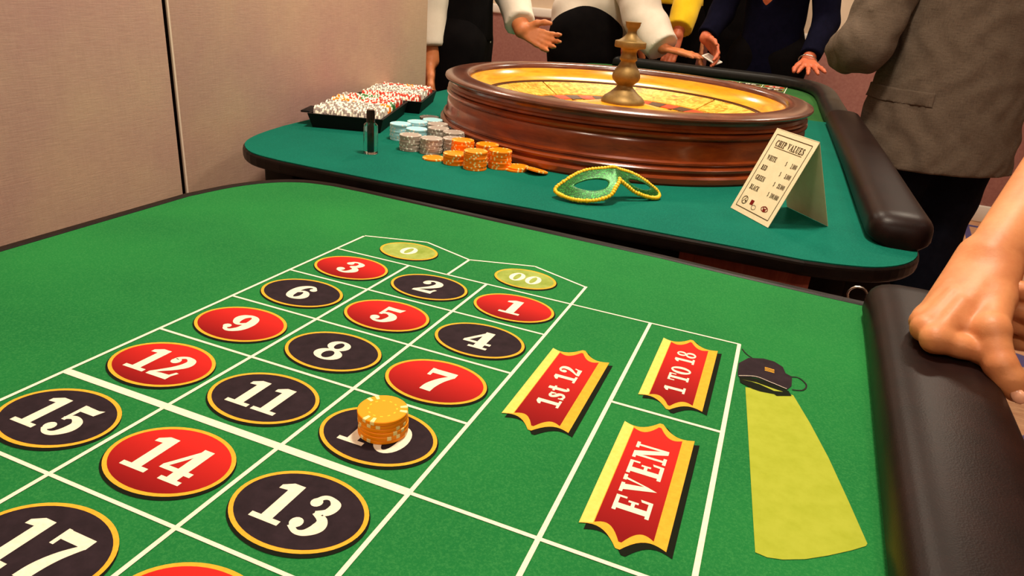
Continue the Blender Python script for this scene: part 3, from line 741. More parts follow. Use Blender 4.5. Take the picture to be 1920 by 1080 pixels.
tp = [(193, 41), (190, 41.5), (187, 40.5), (184, 38), (181, 35.5), (178, 31), (174, 26), (170, 22), (166, 18), (163, 15.5), (160, 14.5), (157, 17), (154, 21), (150, 24.5), (145, 26.2), (140, 26), (135, 24.5), (130, 21.5), (125, 18), (120, 15), (116, 13.5), (114, 14), (112.5, 16), (109, 16.2), (106, 15), (102, 13.8), (98, 13.4), (95, 14), (93, 15.5), (91, 17), (90, 28), (88.5, 28.7), (80, 28.7), (78.5, 28), (77, 22), (74, 17.5), (70, 13), (65, 9.5), (61, 8.2), (57, 9), (54, 11.5), (50, 13.3), (46, 13.6), (45, 14.5), (43.5, 14.5), (43, 0)]
prof = [(0, .082)] + [(hw / 821.0, .082 + (193 - y) * .00117) for y, hw in tp]
auto_smooth(link('turret', bm_mesh('turret', lathe_bm([(max(r, 0), z) for r, z in prof], 48)), W, 'brass'), .9)

# ------------------------------------------------------------------ chips
CH_R, CH_T = .0195, .0033
def chip_mesh(name, body, spot, R=CH_R, n=48, npair=3, T=CH_T):
    """one chip: rim spots as faces of the rim and top border"""
    b = bmesh.new(); ri = R * .72; ch = T * .14
    def pt(r, a, z): return b.verts.new((r * math.cos(a), r * math.sin(a), z))
    prof_ = [(ri, 0), (R - ch, 0), (R, ch), (R, T - ch), (R - ch, T), (ri, T)]
    rings = [[pt(r, 2 * PI * i / n, z) for i in range(n)] for r, z in prof_]
    per = n // npair
    spots = set()
    for k in range(npair):
        for d in (0, 1): spots.add((k * per + d) % n)
        if n >= 40:
            spots.discard((k * per + 1) % n)
            spots.add((k * per + 3) % n)
    for A, B in zip(rings, rings[1:]):
        for i in range(n):
            f = b.faces.new((A[i], A[(i + 1) % n], B[(i + 1) % n], B[i])); f.material_index = 1 if i in spots else 0
    b.faces.new(rings[0][::-1]); b.faces.new(rings[-1])
    bmesh.ops.recalc_face_normals(b, faces=b.faces)
    me = bm_mesh(name, b)
    me.materials.append(M[body]); me.materials.append(M[spot]); return me
# stack standing on number 10: detailed chips with parts
def dash_ring_mesh():
    b = bmesh.new()
    for k in range(12):
        a0 = 2 * PI * k / 12; q = []
        for a in (a0 - .1, a0 + .1):
            for r in (.0105, .0118): q.append((r * math.cos(a), r * math.sin(a)))
        v = [b.verts.new((x, y, CH_T + .00005)) for x, y in (q[0], q[1], q[3], q[2])]; b.faces.new(v)
    bmesh.ops.recalc_face_normals(b, faces=b.faces); return bm_mesh('dash_ring', b)
def plain_chip_mesh():
    return lathe_bm([(0, 0), (CH_R - .0005, 0), (CH_R, .0005), (CH_R, CH_T - .0005), (CH_R - .0005, CH_T), (0, CH_T)], 56)
body_me = bm_mesh('chip_body', plain_chip_mesh()); body_me.materials.append(M['chip_yellow'])
def spot_mesh():
    b = bmesh.new(); R = CH_R + .00008; w = .085
    for z0, z1, r0, r1 in ((0, 0, .0142, R - .0005), (0, CH_T, R, R), (CH_T, CH_T, .0142, R)):
        pass
    pr_ = [(.0138, CH_T + .00006), (R - .0004, CH_T + .00006), (R + .0000, CH_T - .0005), (R, .0005), (R - .0004, -.00003)]
    rows = [[b.verts.new((r * math.cos(a), r * math.sin(a), z)) for a in np.linspace(-w, w, 4)] for r, z in pr_]
    for A, B in zip(rows, rows[1:]):
        for i in range(3): b.faces.new((A[i], A[i + 1], B[i + 1], B[i]))
    bmesh.ops.recalc_face_normals(b, faces=b.faces); return bm_mesh('edge_spot', b)
spot_me = spot_mesh(); spot_me.materials.append(M['chip_cream'])
dash_me = dash_ring_mesh(); dash_me.materials.append(M['chip_ring'])
cx0, cy0 = 0.2755, -.3215
for k in range(6):
    r = empty('poker_chip', (cx0 + random.uniform(-.0007, .0007), cy0 + random.uniform(-.0006, .0006), .0009 + k * (CH_T + .00005)))
    r.rotation_euler.z = [0.3, 1.5, -.35, 1.9, .7, -1.62][k]
    tag(r, 'yellow chip in the small stack standing on black number 10' if k < 5 else 'topmost yellow chip of the small stack on black number 10', 'chip', 'yellow chips on number 10')
    o = link('body', body_me, r); body_me.polygons.foreach_set('use_smooth', [False] * len(body_me.polygons))
    for j in range(3):
        for dd in (-.19, .19):
            s = bpy.data.objects.new('edge_spot', spot_me); C.objects.link(s); s.parent = r; s.rotation_euler.z = 2 * PI * j / 3 + dd
    d = bpy.data.objects.new('dash_ring', dash_me); C.objects.link(d); d.parent = r

R2 = .0215
st_me = {k: chip_mesh('stack_chip_' + k, b_, s_, R2, 48, 4) for k, b_, s_ in (('o', 'chip_orange', 'chip_cream'), ('g', 'chip_grey', 'chip_pale'), ('b', 'chip_blue', 'chip_pale'), ('d', 'chip_dark', 'chip_grey'))}
STK = [('o', -.052, .444, 6), ('o', -.006, .435, 10), ('o', .027, .472, 10), ('o', -.058, .488, 11), ('o', -.013, .502, 10),
       ('g', -.171, .487, 9), ('g', -.126, .489, 9), ('g', -.093, .518, 9), ('g', -.155, .572, 10), ('g', -.113, .558, 10), ('g', -.177, .61, 10),
       ('b', -.235, .556, 10), ('b', -.22, .599, 10), ('b', -.207, .643, 10), ('b', -.192, .547, 9), ('d', -.236, .682, 9)]
SL = {'o': ('orange casino chip in the stacks in front of the roulette wheel', 'orange chips stacked by the wheel'),
      'g': ('grey casino chip stacked between the orange and the pale blue chips', 'grey chips stacked by the wheel'),
      'b': ('pale blue casino chip stacked beside the black chip tray', 'pale blue chips stacked by the tray'),
      'd': ('dark grey casino chip stacked behind the pale blue chips', 'dark grey chips by the wheel')}
def chip_at(me, x, y, z, label, group, rz=None, rot=None):
    o = bpy.data.objects.new('poker_chip', me); C.objects.link(o); o.location = (x, y, z)
    o.rotation_euler = rot if rot else (0, 0, random.uniform(0, 6.28) if rz is None else rz)
    tag(o, label, 'chip', group); return o
for k, x, y, n in STK:
    for i in range(n): chip_at(st_me[k], x + random.uniform(-.0006, .0006), y + random.uniform(-.0006, .0006), Z2 + .0001 + i * CH_T, *SL[k])
chip_at(st_me['o'], -.098, .449, Z2, 'single orange chip lying flat between the grey and orange stacks', None)
chip_at(st_me['o'], .058, .506 - .03, Z2, 'orange chip lying flat between the orange stacks and the mask, lower of two', None)
chip_at(st_me['o'], .061, .480, Z2 + CH_T, 'orange chip lying flat between the orange stacks and the mask, upper of two', None)
chip_at(st_me['o'], .098, .478, Z2 + .004, 'orange chip leaning at a slant on a flat chip near the wheel base', None, rot=(-.10, .19, .5))
for o in C.objects:
    if 'group' in o.keys() and o['group'] is None: del o['group']

# trays of chips standing on edge
TD = np.array([.142, .048]); TD = TD / np.linalg.norm(TD); TS = np.array([-TD[1], TD[0]])
ang = math.atan2(TD[1], TD[0])
def tray(loc, length, width, label):
    r = empty('chip_tray', loc); r.rotation_euler.z = ang; tag(r, label, 'tray')
    h = .030; b = bmesh.new()
    o_ = [(-.006, -.006), (width + .006, -.006), (width + .006, length + .006), (-.006, length + .006)]
    i_ = [(.0, .0), (width, .0), (width, length), (.0, length)]
    base = [(.002, .002), (width - .002, .002), (width - .002, length - .002), (.002, length - .002)]
    V0 = [b.verts.new((x, y, 0)) for x, y in base]; V1 = [b.verts.new((x, y, h)) for x, y in o_]; V2 = [b.verts.new((x, y, h)) for x, y in i_]; V3 = [b.verts.new((x, y, .003)) for x, y in base]
    for A, B in ((V0, V1), (V1, V2), (V2, V3)):
        for i in range(4): b.faces.new((A[i], A[(i + 1) % 4], B[(i + 1) % 4], B[i]))
    b.faces.new(V0[::-1]); b.faces.new(V3); bmesh.ops.recalc_face_normals(b, faces=b.faces)
    link('tray_body', bm_mesh('tray_body', b), r, 'tray')
    # grip handles at the short sides
    box('handle', -.03, -.004, .02, length * .35, h - .004, h, 'tray', r, .0015)
    return r
ed_me = {k: chip_mesh('edge_chip_' + k, b_, s_, CH_R, 24, 6, .0034) for k, b_, s_ in (('w', 'chip_white', 'chip_navy'), ('r', 'chip_red', 'chip_white'), ('g', 'chip_green', 'chip_white'), ('o', 'chip_orange', 'chip_white'))}
def fill(loc, rows, width, where, single=99):
    names = {'w': 'white', 'r': 'red', 'g': 'green', 'o': 'orange red'}
    for j, row in enumerate(rows):
        n = int((width - .004) / .00375)
        for i in range(n):
            k = row[int(i * len(row) / n)]
            u = .004 + i * .00375 + random.uniform(-.0003, .0003); v = .022 + j * .0395 + random.uniform(-.0018, .0018); z = .0036 + CH_R + random.uniform(0, .0028)
            p = np.array(loc[:2]) + TD * u + TS * v
            # axis along the tray's width, face tilted a little
            q = (Matrix.Rotation(ang + random.uniform(-.05, .05), 4, 'Z') @ Matrix.Rotation(PI / 2 + random.uniform(-.07, .07), 4, 'Y') @ Matrix.Rotation(random.uniform(0, 6.28), 4, 'Z')).to_euler()
            if j >= single: LEFT.append((k, Matrix.Translation((p[0], p[1], loc[2] + z)) @ q.to_matrix().to_4x4())); continue
            chip_at(ed_me[k], p[0], p[1], loc[2] + z, '%s chip standing on edge in the black tray %s' % (names[k], where), '%s chips on edge in the tray' % names[k], rot=q)
TW = .150
ta = (-.437, .528, Z2); tray(ta, .245, TW, 'black plastic chip tray of white, red and green chips, closer to the bottle')
LEFT = []
fill(ta, ['w', 'w', 'wwwwwo', 'ooorrrrg', 'orrgrrrr', 'wrgggrrr'], TW, 'behind the bottle', 4)
tb = (-.437 - .054, .528 + .262, Z2); tray(tb, .205, TW, 'black plastic chip tray of white and red chips behind the first tray')
fill(tb, ['rrrrrrr', 'wwww', 'wwwwww', 'wwwrrr', 'rrrorr'], TW, '', 0)
sb = bmesh.new()
for k, mx_ in LEFT:
    n0 = len(sb.faces); sb.from_mesh(ed_me[k]); sb.faces.ensure_lookup_table(); vs_ = set()
    for f_ in sb.faces[n0:]:
        f_.material_index += {'w': 0, 'r': 2, 'g': 4, 'o': 6}[k]; vs_.update(f_.verts)
    bmesh.ops.transform(sb, matrix=mx_, verts=list(vs_))
so_ = link('poker_chips', bm_mesh('poker_chips', sb), None, ['chip_white', 'chip_navy', 'chip_red', 'chip_white', 'chip_green', 'chip_white', 'chip_orange', 'chip_white'])
tag(so_, 'mixed white, red and green chips on edge in the far rows of the trays', 'chips', kind='stuff')

# ------------------------------------------------------------------ small bottle
B = empty('glass_bottle', (-.212, .410, Z2)); tag(B, 'small clear glass bottle with a black core and cap on the teal felt', 'bottle')
link('glass', bm_mesh('glass', lathe_bm([(0, .0), (.012, .0), (.0135, .0015), (.0135, .050), (.0125, .054), (.008, .058), (.0072, .062), (0, .062)], 32)), B, 'glass', smooth=False); auto_smooth(B.children[0], .5)
auto_smooth(link('black_core', bm_mesh('core', lathe_bm([(0, .003), (.0045, .003), (.0045, .0575), (0, .0575)], 24)), B, 'black_gloss'), .5)
auto_smooth(link('cap', bm_mesh('cap', lathe_bm([(.0, .058), (.0078, .058), (.0078, .078), (.0066, .081), (0, .081)], 24)), B, 'black_gloss'), .5)

# ------------------------------------------------------------------ carnival mask
def mask():
    r = empty('carnival_mask', (.222, .375, Z2)); tag(r, 'green glitter eye mask edged with yellow braid on the teal felt', 'mask')
    # half outline in the mask's own plane (x across from the nose line, y up), metres
    outer = catmull([(.0, -.004), (.010, -.020), (.020, -.034), (.045, -.036), (.075, -.022), (.098, .010), (.078, .026), (.050, .038), (.024, .036), (.0, .028), (.0, .012)], 6, True)
    eye = catmull([(.018, -.004), (.024, -.016), (.042, -.017), (.060, -.006), (.068, .006), (.050, .010), (.032, .008), (.022, .004)], 6, True)
    N = 60
    def resample(c, start_dir):
        c = np.array(c); cen = np.array([.045, -.001]); a = np.arctan2(c[:, 1] - cen[1], c[:, 0] - cen[0]); o = np.argsort(a); a, c = a[o], c[o]
        t = np.linspace(-PI, PI, N, endpoint=False)
        return np.stack([np.interp(t, np.r_[a - 2 * PI, a, a + 2 * PI], np.r_[c[:, i], c[:, i], c[:, i]]) for i in (0, 1)], 1)
    O, E = resample(outer, 0), resample(eye, 0)
    # each half is a sheet through three measured points (tip, lower edge, nose top); the halves meet over the nose
    loc3 = np.array([[.098, .010, 1], [.035, -.036, 1], [0, .028, 1]]); O3 = np.array([.222, .375, Z2])
    nose = np.array([.2592, .4093, .057])
    AL = np.linalg.solve(loc3, np.array([[.1804, .3463, .021], [.2525, .3496, .0165], nose])); AR = np.linalg.solve(loc3, np.array([[.3273, .4573, .019], [.309, .4263, .0165], nose]))
    def place(x, y, sg):
        v = np.array([x, y, 1.0]); a, c = v @ AL, v @ AR; t = .5 * math.exp(-x / .010)
        p = (a * (1 - t) + c * t) if sg < 0 else (c * (1 - t) + a * t)
        A_ = AL if sg < 0 else AR
        nrm = np.cross(A_[0], A_[1]); nrm /= np.linalg.norm(nrm); nrm = nrm if nrm[2] > 0 else -nrm
        p = p + nrm * (.007 * math.sin(PI * min(1, x / .098)) * max(0, 1 - (y / .05) ** 2)) + np.array([0, -.004, .004]) * math.exp(-(x / .012) ** 2)
        return Vector(p - O3)
    b = bmesh.new(); ob = []
    for sg in (-1, 1):
        rings = []
        for k in range(7):
            t = k / 6
            rings.append([b.verts.new(place(max(0, (E[i] * (1 - t) + O[i] * t)[0]), (E[i] * (1 - t) + O[i] * t)[1], sg)) for i in range(N)])
        for A, B_ in zip(rings, rings[1:]):
            for i in range(N):
                f = (A[i], A[(i + 1) % N], B_[(i + 1) % N], B_[i]); b.faces.new(f if sg < 0 else f[::-1])
        for i in range(N):
            if O[i][0] > .004 or abs(O[i][1]) > .5: ob.append((O[i], sg))
    bmesh.ops.remove_doubles(b, verts=b.verts, dist=.0008)
    zmin = min(v.co.z for v in b.verts)
    for v in b.verts: v.co.z -= zmin - .003
    me = bm_mesh('mask_shell', b); o = link('mask_shell', me, r, ['glitter', 'mask_back'], smooth=True)
    so = o.modifiers.new('thick', 'SOLIDIFY'); so.thickness = .0012; so.offset = 1; so.material_offset = 1
    # braid of small twisted beads
    bb = bmesh.new()
    for sg in (-1, 1):
        oc = [np.array(p) for p in outer]
        path = [p for p in oc if p[0] > .0005 or p[1] > .02]
        L = 0; last = None; step = .0046
        full_ = [np.array([max(0, p[0]), p[1]]) for p in oc if not (p[0] <= .0008 and .0 < p[1] < .027)]
        for a, c in zip(full_, full_[1:]):
            d = np.linalg.norm(c - a)
            if d > .02: continue
            while L < d:
                q = a + (c - a) * (L / d)
                p = place(q[0], q[1], sg); p.z -= zmin - .003
                s = bmesh.ops.create_icosphere(bb, subdivisions=2, radius=random.uniform(.0032, .0041))['verts']
                bmesh.ops.translate(bb, verts=s, vec=p)
                L += step
            L -= d
    tr = link('braid_trim', bm_mesh('braid', bb), r, 'braid', smooth=True)
    zb = min(v.co.z for v in tr.data.vertices)
    if zb < 0:
        for ob_ in (o, tr): ob_.data.transform(Matrix.Translation((0, 0, -zb + .0002)))
    return r
mask()

# ------------------------------------------------------------------ folded price card
K = empty('price_card', (.513, .397, Z2 + .0009)); tag(K, 'folded cream card listing chip values, standing as a tent on the felt', 'card')
BR = Vector((.513, .397, Z2)); BL = Vector((.447, .477, Z2)); BR.z = BL.z = Z2 + .0009; TR = Vector((.557, .434, .149)); TL = TR + (BL - BR); KR = Vector((.600, .469, Z2 + .0009)); KL = KR + (BL - BR)
def panel(name, q, th):
    n = (q[1] - q[0]).cross(q[2] - q[0]).normalized() * th
    b = bmesh.new(); A = [b.verts.new(p - BR) for p in q]; Bv = [b.verts.new(p - n - BR) for p in q]
    b.faces.new(A); b.faces.new(Bv[::-1])
    for i in range(4): b.faces.new((A[i], Bv[i], Bv[(i + 1) % 4], A[(i + 1) % 4]))
    bmesh.ops.recalc_face_normals(b, faces=b.faces); return link(name, bm_mesh(name, b), K, 'card')
panel('front_panel', [BL, BR, TR, TL], .0007); panel('back_panel', [KL, KR, TR, TL], -.0007)
ux = (BR - BL).normalized(); uy = ((TL - BL) - ux * (TL - BL).dot(ux)).normalized(); un = ux.cross(uy).normalized()
cw = (BR - BL).length; chh = (TL - BL).dot(uy)
shear = (TL - BL).dot(ux) / chh
def cmap(x, y, z):
    p = BL + ux * (x + shear * y) + uy * y + un * (z * .6 + .0003) - BR; return tuple(p)
KP = Print(cmap)
mx, my = .0085, .009
for w, off in ((.0011, 0),):
    KP.add(ln(mx, my, cw - mx, my, w) + ln(cw - mx, my, cw - mx, chh - my, w) + ln(cw - mx, chh - my, mx, chh - my, w) + ln(mx, chh - my, mx, my, w), 'card_ink', 1)
KP.build('border_line', K, 'thin dark border printed on the card')
def card_text(s, x, y, h, sx, anchor='c', name='printed_text'):
    q = Print(cmap); P_ = text_polys(s, h, sx)
    xs = [a for pl_ in P_ for a, _ in pl_]; dx = x if anchor == 'c' else (x - min(xs) if anchor == 'l' else x - max(xs))
    q.add([[(a + dx, b_ + y) for a, b_ in pl_] for pl_ in P_], 'card_ink', 1)
    q.build(name, K, 'the words %s printed in dark ink' % s)
card_text('CHIP VALUES', cw / 2, chh - .022, .0105, .80)
KU = Print(cmap); KU.add(ln(cw / 2 - .034, chh - .0295, cw / 2 + .034, chh - .0295, .0008), 'card_ink', 1); KU.build('underline', K)
for i, (a, v) in enumerate((('WHITE', '1,000'), ('RED', '5,000'), ('GREEN', '25,000'), ('BLACK', '100,000'))):
    y = chh - .047 - i * .0175
    card_text(a, .016, y, .0082, .68, 'l'); card_text('$', cw * .62, y, .0078, .6, 'c'); card_text(v, cw - .014, y, .0078, .54, 'r')
KS = Print(cmap)
KS.add(ring(.022, .022, .007, .007, .0058, .0058) + disc(.025, .021, .0018) + ln(.018, .018, .024, .027, .001), 'card_ink', 1)
KS.add([[(.037, .019), (.045, .019), (.045, .027), (.037, .027)]], 'card_red', 1)
KS.add(ring(.050, .017, .0055, .004, .0048, .0033), 'card_ink', 1)
KS.add(ring(.075, .022, .0085, .0045, .007, .0032) + ring(.075, .024, .0045, .003, .003, .0015) + disc(.075, .021, .0035, 12, .0022), 'card_red', 1)
KS.build('printed_emblems', K, 'small printed chip and dice emblems')

# ------------------------------------------------------------------ people
def v3(*a): return np.array(a, float)
def unit(v): v = np.array(v, float); return v / np.linalg.norm(v)
def hand_prims(w, d, u, n, curl=(.25, .35, .3), spread=.05, sc=1.0, thumb=.5):
    """w wrist, d finger direction, u thumb side, n palm side"""
    d, n = unit(d), unit(n); u = unit(np.array(u, float) - d * (np.array(u) @ d)); n = unit(n - d * (n @ d) - u * (n @ u))
    P = []
    lens = (.046, .050, .046, .036)
    for i in range(4):
        off = (.027 - .018 * i) * sc
        k = w + d * (.088 - .004 * abs(i - 1)) * sc + u * off
        P.append((w + u * off * .6, k, .0135 * sc, .0105 * sc))
        dd = unit(d + u * spread * (1.5 - i)); p = k
        for j, f in enumerate((1.0, .62, .48)):
            a = curl[j]; dd = unit(dd * math.cos(a) + n * math.sin(a)); q = p + dd * lens[i] * f * sc
            P.append((p, q, (.0095 - .001 * j) * sc, (.0088 - .0012 * j) * sc)); p = q
    b0 = w + d * .018 * sc + u * .018 * sc; b1 = b0 + (d * .030 + u * .028 + n * .012) * sc
    b2 = b1 + unit(d * 1.0 + u * thumb + n * .2) * .034 * sc; b3 = b2 + unit(d * 1.0 + u * (thumb - .3) + n * .3) * .026 * sc
    P += [(b0, b1, .016 * sc, .0125 * sc), (b1, b2, .0115 * sc, .0105 * sc), (b2, b3, .0105 * sc, .008 * sc)]
    return P

def person(label, base, J, shirt, trousers, skin_m, hands, vest=None, hem=None, sleeve=(.85, .85), vest_cuts=(), loose=.0, hair=True, folds=(.003, 38), holes=(), long_hair=False, hem_cut=None, bulk=1.0, hips=.16, flare=0.0, squash=1.45, flap=None, ridges=(), leg=1.0):
    """J: joint positions. hands: list of (d,u,n,curl) for l and r. base: floor point of the root"""
    r = empty('person', base); tag(r, label, 'person')
    o3 = np.array(base, float)
    f = unit(J['face']); s = unit(np.cross(f, [0, 0, 1.0]))
    sq = (f, squash)
    pel, wai, che, nek, hed = (np.array(J[k], float) for k in ('pelvis', 'waist', 'chest', 'neck', 'head'))
    shl, shr = np.array(J['shl'], float), np.array(J['shr'], float)
    parts = []
    # skin: torso, neck and head
    up = unit(hed - nek)
    sp = [(pel, wai, .145, .125, sq), (wai, che, .125, .15, sq), (che, (shl + shr) / 2, .13, .09, sq), (shl, shr, .05, .05), ((shl + shr) / 2, nek, .07, .055), (nek, hed, .055, .058)]
    sp += [(hed + up * .02, hed + up * .075, .078, .085, (s, 1.12)), (hed + f * .035 - up * .03, hed + f * .045 + up * .02, .05, .055), (hed + f * .092 + up * .035, hed + f * .108 + up * .0, .010, .016)]
    for g in (-1, 1): sp.append((hed + s * g * .078 + up * .0, hed + s * g * .08 + up * .045, .012, .016, (s, 1.8)))
    sp.append((hed + f * .088 - s * .018 - up * .035, hed + f * .088 + s * .018 - up * .035, .009, .009))
    parts.append(sdf_mesh(sp, .011, .02))
    for g, (sh, el, wr) in enumerate(((J['shl'], J['ell'], J['wrl']), (J['shr'], J['elr'], J['wrr']))):
        sh, el, wr = (np.array(x, float) for x in (sh, el, wr))
        hp = [(el, el + (wr - el) * .45, .042, .040), (el + (wr - el) * .45, wr, .040, .027)] + hand_prims(wr, *hands[g])
        parts.append(sdf_mesh([(sh, el, .05, .042)], .011, .02)); parts.append(sdf_mesh(hp, .0042, .008))
    for g in ('l', 'r'):
        hp_, kn, an = (np.array(J[k + g], float) for k in ('hip', 'kn', 'an'))
        parts.append(sdf_mesh([(hp_, kn, .085, .058), (kn, kn + (an - kn) * .35, .056, .058), (kn + (an - kn) * .35, an, .058, .038), (an, an + f * .12 + v3(0, 0, -.035), .038, .03)], .014, .02))
    vf_obj('body', parts, r, skin_m, o3)
    for g in (-1, 1):
        b = bmesh.new(); bmesh.ops.create_uvsphere(b, u_segments=12, v_segments=8, radius=.0125)
        bmesh.ops.translate(b, verts=b.verts, vec=Vector(hed + f * .082 + s * g * .032 + up * .034 - o3)); link('eye', bm_mesh('eye', b), r, 'white_paint', smooth=True)
    # hair
    hp = [(hed + up * .06 - f * .012, hed + up * .085 - f * .01, .088, .094, (s, 1.08)), (hed - f * .05, hed - f * .045 + up * .05, .062, .07)]
    if long_hair: hp.append((hed - f * .06, hed - f * .07 - up * .16, .07, .06, (f, 1.3)))
    vf_obj('hair', [sdf_mesh(hp, .01, .02, cuts=[(hed + f * .055, f)])], r, 'hair', o3)
    # shirt
    e = .014 + loose
    low = pel if hem is None or hem > pel[2] - .05 else v3(pel[0], pel[1], hem - .02)
    tp = [(low, wai, (.145 + e) * bulk + flare, (.128 + e) * bulk, sq), (wai, che, (.128 + e) * bulk, (.152 + e) * bulk, sq), (che, (shl + shr) / 2, (.135 + e) * bulk, .095 + e, sq), (shl, shr, .055 + e, .055 + e)]
    cuts = [hem_cut if hem_cut else (v3(0, 0, hem if hem is not None else pel[2] - .04), (0, 0, -1))]
    sm = [sdf_mesh(tp + list(ridges), .010, .03, cuts=cuts, folds=folds, holes=holes)]
    if flap:
        fp = [(a, b, ra + .006, rb + .006, sq_) for a, b, ra, rb, sq_ in tp[:3]]
        vf_obj('pocket_flap', [sdf_mesh(fp, .006, .03, cuts=flap, folds=folds)], r, shirt, o3)
    for (sh, el, wr), sl in (((J['shl'], J['ell'], J['wrl']), sleeve[0]), ((J['shr'], J['elr'], J['wrr']), sleeve[1])):
        sh, el, wr = (np.array(x, float) for x in (sh, el, wr)); end = el + (wr - el) * sl
        L_ = unit(wr - el)
        ap = [(sh, el, .058 + e, .047 + e), (el, end + L_ * .02, .047 + e, .036 + e)]
        sm.append(sdf_mesh(ap, .008, .02, cuts=[(end, L_)], folds=(folds[0] * .8, folds[1]) if folds else None))
    vf_obj('shirt', sm, r, shirt, o3)
    if vest:
        vp = [(pel, wai, .145 + e + .008, .128 + e + .008, sq), (wai, che, .128 + e + .008, .152 + e + .008, sq), (che, (shl + shr) / 2, .135 + e + .008, .095 + e + .004, sq)]
        vf_obj('vest', [sdf_mesh(vp, .010, .03, cuts=[(v3(0, 0, pel[2] - .02), (0, 0, -1))] + list(vest_cuts))], r, vest, o3)
    # trousers
    tr = [(pel - v3(0, 0, .02), pel + v3(0, 0, .05), hips, hips - .012, (f, 1.45 if hips < .17 else 1.25))]
    for g in ('l', 'r'):
        hp_, kn, an = (np.array(J[k + g], float) for k in ('hip', 'kn', 'an'))
        tr += [(hp_, kn, .105 * leg, .075 * leg), (kn, an, .072 * leg, .062 * leg)]
    an = np.array(J['anl'], float)
    vf_obj('trousers', [sdf_mesh(tr, .012, .03, cuts=[(v3(0, 0, FLOOR + .05), (0, 0, -1))] + ([(v3(0, 0, hem + .05), (0, 0, 1))] if flap else []), folds=(.003, 24))], r, trousers, o3)
    for g in ('l', 'r'):
        an = np.array(J['an' + g], float); a = v3(an[0], an[1], FLOOR + .045)
        vf_obj('shoe', [sdf_mesh([(a - f * .04, a + f * .06, .042, .045), (a + f * .06, a + f * .16 - v3(0, 0, .012), .043, .032)], .008, .015, cuts=[(v3(0, 0, FLOOR + .002), (0, 0, -1))])], r, 'shoe', o3)
    return r

def stand(px, py, face, pel_z=.13, lean=0.0, sh_w=.19, height=1.0, twist=0.0, lean_dir=None):
    """default standing joints about (px, py); lean moves chest and head along the facing direction"""
    f = unit([face[0], face[1], 0]); s = np.cross(f, [0, 0, 1.0]); ld = f if lean_dir is None else unit([lean_dir[0], lean_dir[1], 0])
    z = lambda h: FLOOR + h * height
    p = v3(px, py, 0)
    J = {'face': f}
    J['pelvis'] = p + v3(0, 0, z(.93)); J['waist'] = p + ld * lean * .25 + v3(0, 0, z(1.10)); J['chest'] = p + ld * lean * .7 + v3(0, 0, z(1.30) - lean * .12)
    nk = p + ld * lean * 1.0 + v3(0, 0, z(1.48) - lean * .25); J['neck'] = nk; J['head'] = nk + ld * lean * .15 + f * .02 + v3(0, 0, .12)
    sh = nk - v3(0, 0, .07)
    J['shl'] = sh - s * sh_w; J['shr'] = sh + s * sh_w
    for g, q in (('l', -1), ('r', 1)):
        J['hip' + g] = p + s * q * .09 + v3(0, 0, z(.90)); J['kn' + g] = p + s * q * .10 + f * .02 + v3(0, 0, z(.50)); J['an' + g] = p + s * q * .11 + v3(0, 0, z(.09))
    return J

# dealer in a white shirt and black vest, side on, one hand held out over the wheel
J = stand(-.665, 1.68, (1, .25), sh_w=.16)
J['shl'] = v3(-.62, 1.80, .56); J['ell'] = v3(-.52, 1.78, .30); J['wrl'] = v3(-.425, 1.665, .185)
J['shr'] = v3(-.70, 1.53, .56); J['elr'] = v3(-.705, 1.52, .27); J['wrr'] = v3(-.672, 1.49, .07)
person('dealer in white shirt and black vest holding an open hand over the wheel rim', (-.665, 1.68, FLOOR), J, 'white_shirt', 'black_cloth', 'skin',
       [(v3(.9, .1, -.3), v3(.1, .3, .9), v3(0, -1, .1), (.3, .4, .4), .10, .84), (v3(.0, -.05, -1), v3(.2, -1, 0), v3(1, 0, 0), (.4, .5, .5))], vest='black_cloth', folds=(.003, 30), sleeve=(.86, .80))
# dealer in a white shirt bending over the far rail
J = stand(-.60, 3.0, (.75, -.62), sh_w=.17)
J['pelvis'] = v3(-.60, 3.0, .045); J['waist'] = v3(-.63, 3.03, .19); J['chest'] = v3(-.51, 3.09, .34); J['neck'] = v3(-.40, 3.13, .49); J['head'] = v3(-.31, 3.13, .60)
J['shr'] = v3(-.39, 2.98, .39); J['elr'] = v3(-.285, 2.90, .210); J['wrr'] = v3(-.160, 2.835, .097)
J['shl'] = v3(-.50, 3.23, .42); J['ell'] = v3(-.44, 3.24, .20); J['wrl'] = v3(-.38, 3.10, .12)
person('person in loose white shirt and black trousers bending down over the far rail', (-.60, 3.0, FLOOR), J, 'white_shirt', 'black_cloth', 'skin',
       [(v3(.5, -.1, -.6), v3(0, -1, 0), v3(-.5, 0, -.5), (.2, .3, .3)), (v3(1, -.05, -.08), v3(0, 1, .1), v3(0, 0, -1), (.05, .08, .1))], hem_cut=(v3(-.60, 2.94, .118), (-.22, .12, -1)), loose=.034, folds=(.006, 24), sleeve=(.85, .97), hips=.205)
# person in yellow behind them
J = stand(-.30, 3.62, (.3, -1), lean=.10, height=1.10)
J['shr'] = v3(-.52, 3.64, .66); J['elr'] = v3(-.60, 3.72, .38); J['wrr'] = v3(-.57, 3.64, .13)
J['shl'] = v3(-.12, 3.52, .66); J['ell'] = v3(-.155, 3.38, .44); J['wrl'] = v3(-.160, 3.15, .145)
person('person in a bright yellow shirt with one hand hanging by the far rail', (-.30, 3.62, FLOOR), J, 'yellow_shirt', 'black_cloth', 'skin_pink',
       [(v3(-.14, -.45, -1), v3(-.8, -.3, 0), v3(-.1, 1, -.4), (.1, .15, .2), .0, 1.05), (v3(.2, -.1, -1), v3(1, 0, 0), v3(0, 1, 0), (.2, .3, .3))], hem=.285, folds=(.003, 26), sleeve=(.90, .8), loose=.016)
